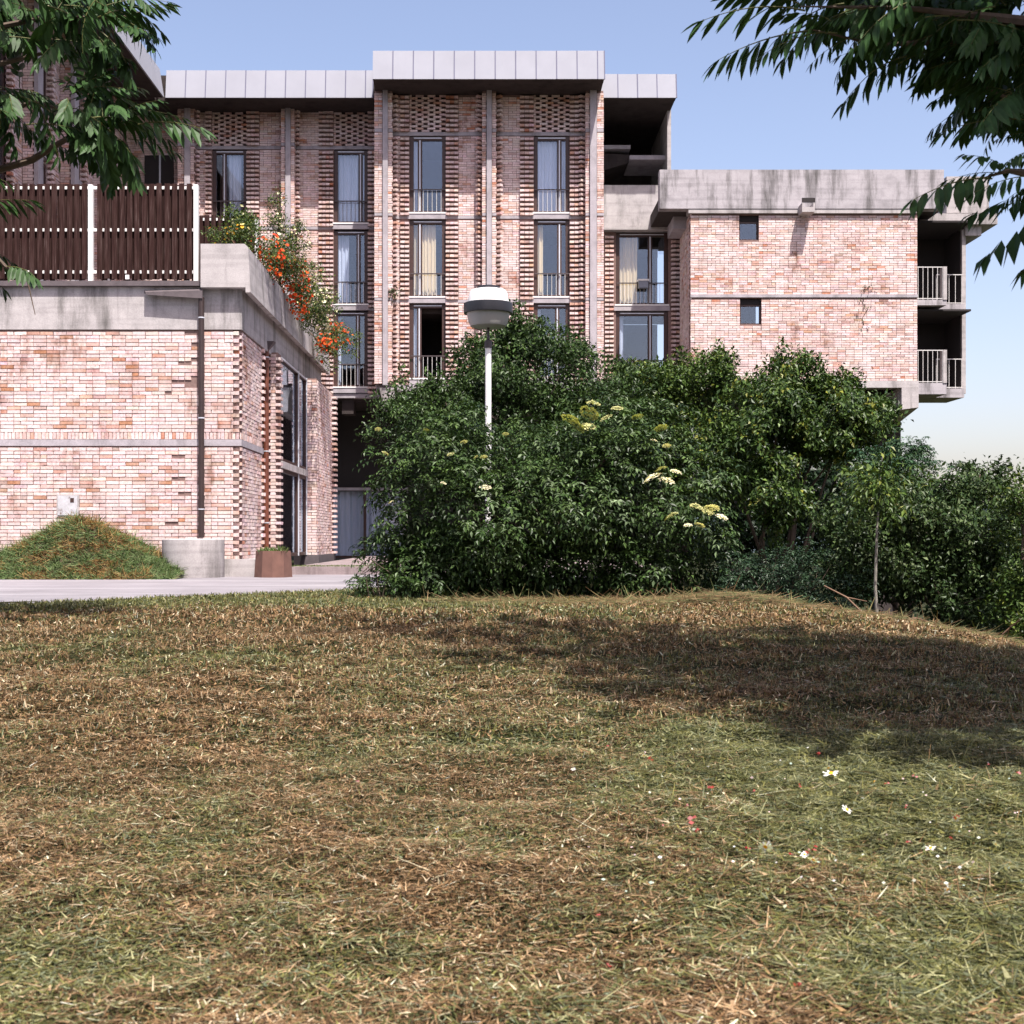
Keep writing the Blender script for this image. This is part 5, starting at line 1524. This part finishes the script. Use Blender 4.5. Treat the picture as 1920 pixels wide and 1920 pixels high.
# ------------------------------------------------------------------ heap of cuttings
def heap():
    Yh, x0, x1 = 25.3, PX(-60, 25.3), PX(330, 25.3)
    cx = PX(128, Yh)
    def hh(x, y):
        a = np.exp(-(np.abs((x - cx) / 1.6) ** 1.9))
        prof = sstep(24.35, 25.7, y)
        return (.99 * a * prof) * (.82 + .28 * vnoise(x, y, .55, 31) + .16 * vnoise(x, y, .2, 32)) - .02
    nx, ny = 60, 26
    xs_ = np.linspace(cx - 3.6, PX(345, Yh), nx); ys_ = np.linspace(24.3, 26.55, ny)
    X, Y = np.meshgrid(xs_, ys_); Z = ROADZ + hh(X, Y)
    vs = np.stack((X, Y, Z), -1).reshape(-1, 3)
    fs = [(j * nx + i, j * nx + i + 1, (j + 1) * nx + i + 1, (j + 1) * nx + i) for j in range(ny - 1) for i in range(nx - 1)]
    t = thing('grass_heap', (cx, 25.4, ROADZ), 'rounded heap of grass cuttings piled against the annexe wall under the meter box', 'grass heap')
    stuff(smooth_obj('mound', vs, fs, simple('cuttings', (.06, .045, .02), .95, .5, 9, bmp=.03), t))
    n = 34000
    px_ = rng.uniform(cx - 3.6, PX(340, Yh), n); py_ = rng.uniform(24.35, 26.4, n)
    pz_ = ROADZ + hh(px_, py_)
    keep = pz_ > ROADZ - .005
    P = np.stack((px_, py_, pz_), 1)[keep]; k = len(P)
    D = unit(np.stack((rng.normal(0, 1, k), rng.normal(-.4, .7, k), rng.normal(.22, .5, k)), 1))
    Nn = unit(rng.normal(0, .4, (k, 3)) + (0, -.5, .8))
    L = rng.uniform(.07, .26, k)
    S = unit(np.cross(D, Nn)); W = rng.uniform(.004, .010, k)[:, None]
    Q = np.stack((P - S * W, P + S * W, P + D * L[:, None] + S * W * .3 - np.array((0, 0, .02)), P + D * L[:, None] - S * W * .3 - np.array((0, 0, .02))), 1)
    g = vnoise(P[:, 0], P[:, 2] * 2 + P[:, 1], .4, 33)
    green = rng.random(k) < (.25 + .75 * sstep(.3, .7, g)) * (1.15 - .6 * sstep(.5, 1.2, P[:, 2] - ROADZ))
    c = np.where(green[:, None], pal(k, [(.07, .11, .035), (.11, .16, .06), (.16, .20, .09), (.04, .07, .025)], [1, 1, 1, .8]), pal(k, [(.2, .115, .04), (.28, .19, .08), (.13, .065, .025), (.06, .035, .015)], [1, 1, .7, .6]))
    stuff(poly_obj('cuttings', Q, M['grass'], t, c))
heap()
# weeds in the planters and along the kerb
def tuft(name, label, cx, cy, z, rx, ry, n, hgt, cat='weeds'):
    t = thing(name, (cx, cy, z), label, cat)
    P = np.stack((cx + rng.uniform(-rx, rx, n), cy + rng.uniform(-ry, ry, n), np.full(n, z - .01)), 1)
    D = unit(np.stack((rng.normal(0, .5, n), rng.normal(0, .5, n), np.full(n, .9)), 1))
    L = rng.uniform(.5, 1.2, n) * hgt
    Q = leaf_quads(P, D, unit(rng.normal(0, .5, (n, 3)) + (0, -1, .3)), L, L * .16)
    c = pal(n, [(.05, .09, .02), (.08, .12, .03), (.12, .13, .04)], [1, 1, .6])
    stuff(poly_obj('blades', Q, M['leaf_matte'], t, np.concatenate((c, c))))
def wall_sprig(name, label, pts, Y, n, leaf):
    p0 = P3(*pts[0], Y)
    t = thing(name, tuple(p0), label, 'plant')
    L = [P3(*p, Y - .03 + .02 * (i % 2)) for i, p in enumerate(pts)]
    MB().tube([p0 + np.array((0, .06, 0))] + L[1:], .008, 4).build('stem', M['twig'], t)
    k = rng.integers(0, len(L), n)
    P = np.array(L)[k] + rng.normal(0, .09, (n, 3)) * np.array((1, .15, 1)); P[:, 1] = np.minimum(P[:, 1], Y - .015)
    Q = leaf_quads(P, unit(rng.normal(0, 1, (n, 3)) + (0, -.5, -.3)), unit(rng.normal(0, .4, (n, 3)) + (0, -.5, 1)), leaf * rng.uniform(.6, 1.2, n), leaf * .6 * np.ones(n))
    c = pal(n, DG, [.3, .4, .3, 0]); stuff(poly_obj('leaves', Q, M['leaf_matte'], t, np.concatenate((c, c))))
wall_sprig('wall_weed', 'small dark weed rooted in the brick pier left of the open window', [(733, 553), (736, 548), (741, 544)], YC - .38, 60, .09)
wall_sprig('wall_creeper', 'thin dark creeper scrambling up the brick of the cantilevered wing', [(1622, 612), (1616, 598), (1626, 580), (1614, 562), (1622, 545), (1630, 536)], YB, 46, .07)
tuft('planter_weeds', 'green weeds and grass growing out of the brown faceted planter', cxo, YO, zo1 - .06, .24, .22, 260, .17)
tuft('kerb_moss', 'strip of yellow green moss and weeds on the pavement edge by the curtained window', PX(620, 28.4), 28.4, PZ(1063, 27.8), .85, .45, 900, .05)

# ------------------------------------------------------------------ lawn: short dry and green blades, cut hay
def lawn():
    def sample(n, ya, yb, power):
        # depth pdf ~ y^(1-power) inside a fan a little wider than the view
        u_ = rng.random(n)
        if abs(power - 2) < 1e-6: y = ya * (yb / ya) ** u_
        else:
            e = 2 - power; y = (ya ** e + u_ * (yb ** e - ya ** e)) ** (1 / e)
        x = rng.uniform(-1, 1, n) * (.45 * y + .85) + .015 * y
        return x, y
    def mask(x, y):
        k = y < road_near(x) - .05 + .15 * vnoise(x, y, .2, 41)
        edge = 16.6 - .55 * np.clip(x - 2.6, 0, None)
        k &= ~((x > 1.2) & (y > edge + .9))
        return k
    def dryness(x, y):
        b = .35 * vnoise(x, y, 1.6, 51) + .35 * vnoise(x, y, .6, 52) + .3 * vnoise(x, y, .22, 53)
        d = (b - .5) * 2.4 + .36
        d -= .88 * sstep(.1, 1.4, x - .02 * y) * (1 - sstep(6.2, 8.0, y)) * sstep(3.0, 3.6, y)      # green swath of fresh cuttings on the right
        d -= .75 * sstep(13.2, 15.2, y) * (1 - sstep(-.2, 1.2, x)) + .25 * sstep(12.5, 14.5, y)     # greener by the road
        d -= .25 * (1 - sstep(-2.6, -1.6, x)) * sstep(5.5, 8, y) * (1 - sstep(8.5, 10.5, y))
        d += .45 * sstep(9.5, 12, y) * (1 - sstep(12.5, 14.5, y))
        return d
    GR = [(.100, .098, .032), (.074, .084, .034), (.19, .19, .105), (.105, .122, .080), (.030, .036, .013)]
    DR = [(.160, .102, .054), (.235, .162, .098), (.090, .052, .025), (.44, .35, .25), (.034, .020, .011)]
    Qs, Cs = [], []
    def blades(n, ya, yb, power, h0, h1, w0, w1, lie, sw=False):
        x, y = sample(n, ya, yb, power)
        k = mask(x, y)
        if sw: k &= (rng.random(n) < sstep(.0, 1.3, x - .02 * y) * (1 - sstep(6.4, 7.4, y)))
        x, y = x[k], y[k]; m = len(x)
        z = ground_h(x, y) + lawn_bump(x, y) * ((y < 16) & (y > 2))
        d = dryness(x, y) + rng.normal(0, .42, m)
        dry = d > .12
        lying = rng.random(m) < lie
        az = rng.uniform(0, 2 * math.pi, m)
        tilt = np.where(lying, rng.uniform(-.05, .30, m), rng.uniform(.5, 1.45, m))
        D = np.stack((np.cos(az) * np.cos(tilt), np.sin(az) * np.cos(tilt), np.sin(tilt)), 1)
        L = rng.uniform(h0, h1, m) * np.where(lying, 1.5, 1.0)
        W = rng.uniform(w0, w1, m)
        up = np.where(lying[:, None], np.array((0, 0, 1.0)), np.stack((rng.normal(0, 1, m), rng.normal(-.6, 1, m), rng.normal(.2, .4, m)), 1))
        S = unit(np.cross(D, unit(up)))
        base = np.stack((x, y, z + np.where(lying, rng.uniform(.003, .035, m), -.004)), 1)
        tip = base + D * L[:, None] - np.array((0, 0, 1.0)) * (L * np.where(lying, .08, .05))[:, None]
        tip[:, 2] = np.maximum(tip[:, 2], ground_h(tip[:, 0], tip[:, 1]) - .02)
        Qs.append(np.stack((base - S * W[:, None], base + S * W[:, None], tip + S * (W * .25)[:, None], tip - S * (W * .25)[:, None]), 1))
        c = np.where(dry[:, None], pal(m, DR, [.29, .20, .24, .08, .19], .28), pal(m, GR, [.29, .22, .20, .12, .17], .3))
        Cs.append((c * np.array((1.36, 1.32, 1.22))).clip(.005, .6))
    blades(200000, 2.6, 6.5, 1.6, .016, .042, .0014, .0036, .5)
    blades(60000, 2.6, 6.5, 1.6, .025, .055, .0012, .0026, .8)
    blades(160000, 6.5, 12.0, 1.3, .022, .05, .003, .006, .45)
    blades(92000, 12.0, 20.0, 1.0, .03, .06, .006, .011, .35)
    blades(60000, 3.0, 7.2, 1.6, .04, .11, .0014, .0030, .85, True)
    blades(2200, 2.6, 12, 1.7, .07, .15, .0013, .0024, 1.0)
    blades(90000, 2.6, 9.0, 1.5, .012, .030, .0026, .0056, .6)
    blades(16000, 8.0, 15.0, 1.2, .03, .06, .006, .012, .6)
    blades(36000, 3.0, 7.2, 1.6, .02, .045, .004, .009, .8, True)
    Q = np.concatenate(Qs); C = np.concatenate(Cs)
    o = poly_obj('lawn_grass', Q, M['grass'], None, C)
    tag(stuff(o), 'patchy mown lawn of dry brown and green grass with loose cuttings', 'grass')
lawn()

def hay_edge():
    # ridge of raked cuttings along the foot of the bushes
    n = 11000
    t = rng.random(n)
    x = -.6 + 6.0 * t + rng.normal(0, .12, n)
    y = np.interp(x, [-.6, 1.2, 2.8, 3.4, 4.5, 5.6], [15.9, 15.7, 15.6, 15.3, 14.6, 13.6]) + rng.normal(0, .28, n)
    z = ground_h(x, y) + rng.random(n) * (.03 + .10 * np.exp(-((x - 2.9) / .7) ** 2))
    D = unit(np.stack((rng.normal(0, 1, n), rng.normal(0, .7, n), rng.normal(.0, .13, n)), 1))
    S = unit(np.cross(D, np.array((0, -.4, 1.))))
    L = rng.uniform(.08, .28, n)[:, None]; W = rng.uniform(.003, .007, n)[:, None]
    P = np.stack((x, y, z), 1)
    Q = np.stack((P - S * W, P + S * W, P + D * L + S * W * .3, P + D * L - S * W * .3), 1)
    c = pal(n, [(.17, .115, .06), (.11, .095, .04), (.075, .085, .035), (.10, .055, .025)], [1, 1, 1, .7], .25)
    tag(stuff(poly_obj('raked_hay', Q, M['grass'], None, c)), 'loose raked hay lying along the foot of the bushes', 'hay')
hay_edge()

# ------------------------------------------------------------------ daisies and petals among the cuttings
def ray_ground(x, y):
    lo, hi = 2.0, 22.0
    for _ in range(50):
        m = (lo + hi) / 2
        p = P3(x, y, m)
        if p[2] > float(ground_h(p[0], p[1])) + .06: lo = m
        else: hi = m
    return P3(x, y, lo)
def daisy_meshes():
    q = []
    for k in range(14):
        a = 2 * math.pi * k / 14; d = np.array((math.cos(a), math.sin(a), 0)); s = np.array((-d[1], d[0], 0))
        e = random.uniform(.7, 1.1); zz = random.uniform(-.25, .3)
        q.append([d * .3 - s * .10, d * .3 + s * .10, d * e + s * .15 + (0, 0, zz), d * e - s * .15 + (0, 0, zz)])
    pe = poly_mesh('petals', np.array(q), np.tile((.80, .78, .76), (14, 1))); pe.materials.append(M['petal'])
    q = []
    for i in range(3):
        for k in range(10):
            a, b = 2 * math.pi * k / 10, 2 * math.pi * (k + 1) / 10
            r0, r1 = math.cos(i * .5) * .36, math.cos((i + 1) * .5) * .36 if i < 2 else 0
            z0, z1 = math.sin(i * .5) * .25, math.sin(min((i + 1) * .5, 1.5)) * .25
            q.append([(r0 * math.cos(a), r0 * math.sin(a), z0), (r0 * math.cos(b), r0 * math.sin(b), z0), (r1 * math.cos(b), r1 * math.sin(b), z1), (r1 * math.cos(a), r1 * math.sin(a), z1)])
    ce = poly_mesh('disc', np.array(q), np.tile((.75, .38, .02), (30, 1))); ce.materials.append(M['petal'])
    return pe, ce
pe, ce = daisy_meshes()
for x, y, w in ((1435, 1588, 26), (1558, 1450, 26), (1553, 1440, 18), (1588, 1518, 20), (1525, 1612, 20), (1640, 1466, 16), (1745, 1590, 18), (1867, 1583, 16), (1777, 1668, 22), (1800, 1440, 14), (1792, 1535, 18), (1207, 1417, 12), (1075, 1442, 9), (820, 1555, 13), (792, 1497, 9), (1358, 1440, 11), (1508, 1602, 14), (1840, 1508, 14)):
    p = ray_ground(x, y)
    s = 1.05 * w * p[1] / FP / 2
    t = thing('daisy', tuple(p), 'cut white daisy with yellow centre lying in the green cuttings', 'flower', 'daisies among the cuttings')
    t.rotation_euler = (R(random.uniform(-10, 75)), R(random.uniform(-50, 50)), random.uniform(0, 6))
    t.scale = (s, s, s)
    for nm, me in (('petals', pe), ('disc', ce)):
        o = bpy.data.objects.new(nm, me); COL.objects.link(o); o.parent = t
def red_bits():
    Q, C = [], []
    spots = [(1300, 1545, 16), (1305, 1565, 10), (1330, 1480, 10), (1526, 1600, 12), (1510, 1605, 10), (1480, 1608, 8), (1700, 1585, 8), (1780, 1580, 8), (1790, 1540, 9), (1490, 1855, 12), (1535, 1418, 10), (1905, 1452, 12), (1712, 1462, 8), (672, 1470, 7), (1120, 1725, 7), (1140, 1820, 8), (1850, 1440, 6), (1285, 1520, 8), (1220, 1430, 8), (1410, 1490, 7), (1500, 1480, 7), (1400, 1600, 8), (1240, 1555, 6), (1140, 1405, 6), (1660, 1475, 7), (1695, 1520, 6)]
    for x, y, w in spots:
        for j in range(3):
            p = ray_ground(x + random.uniform(-w, w) * .5, y + random.uniform(-w, w) * .4) + np.array((0, -.02, .02))
            s = w * p[1] / FP * .38
            n = unit(rng.normal(0, .5, 3) + (0, -.5, .8)); a = unit(np.cross(n, (0, .3, 1))); b = np.cross(n, a)
            Q.append([p - a * s, p - b * s * .8, p + a * s, p + b * s * .8]); C.append(random.choice([(.26, .03, .025), (.34, .08, .075), (.22, .04, .02), (.42, .18, .18)]))
    for i in range(90):
        p = ray_ground(random.uniform(1080, 1920), random.uniform(1390, 1700)) + np.array((0, -.02, .015))
        s = random.uniform(.003, .008)
        n = unit(rng.normal(0, .5, 3) + (0, -.5, .8)); a = unit(np.cross(n, (0, .3, 1))); b = np.cross(n, a)
        Q.append([p - a * s, p - b * s * .7, p + a * s, p + b * s * .7]); C.append(random.choice([(.7, .68, .66), (.6, .62, .5), (.65, .5, .5), (.4, .5, .42)]))
    tag(stuff(poly_obj('fallen_petals', np.array(Q), M['petal'], None, np.array(C))), 'scattered red clover heads and pale petals among the green cuttings', 'petals')
red_bits()
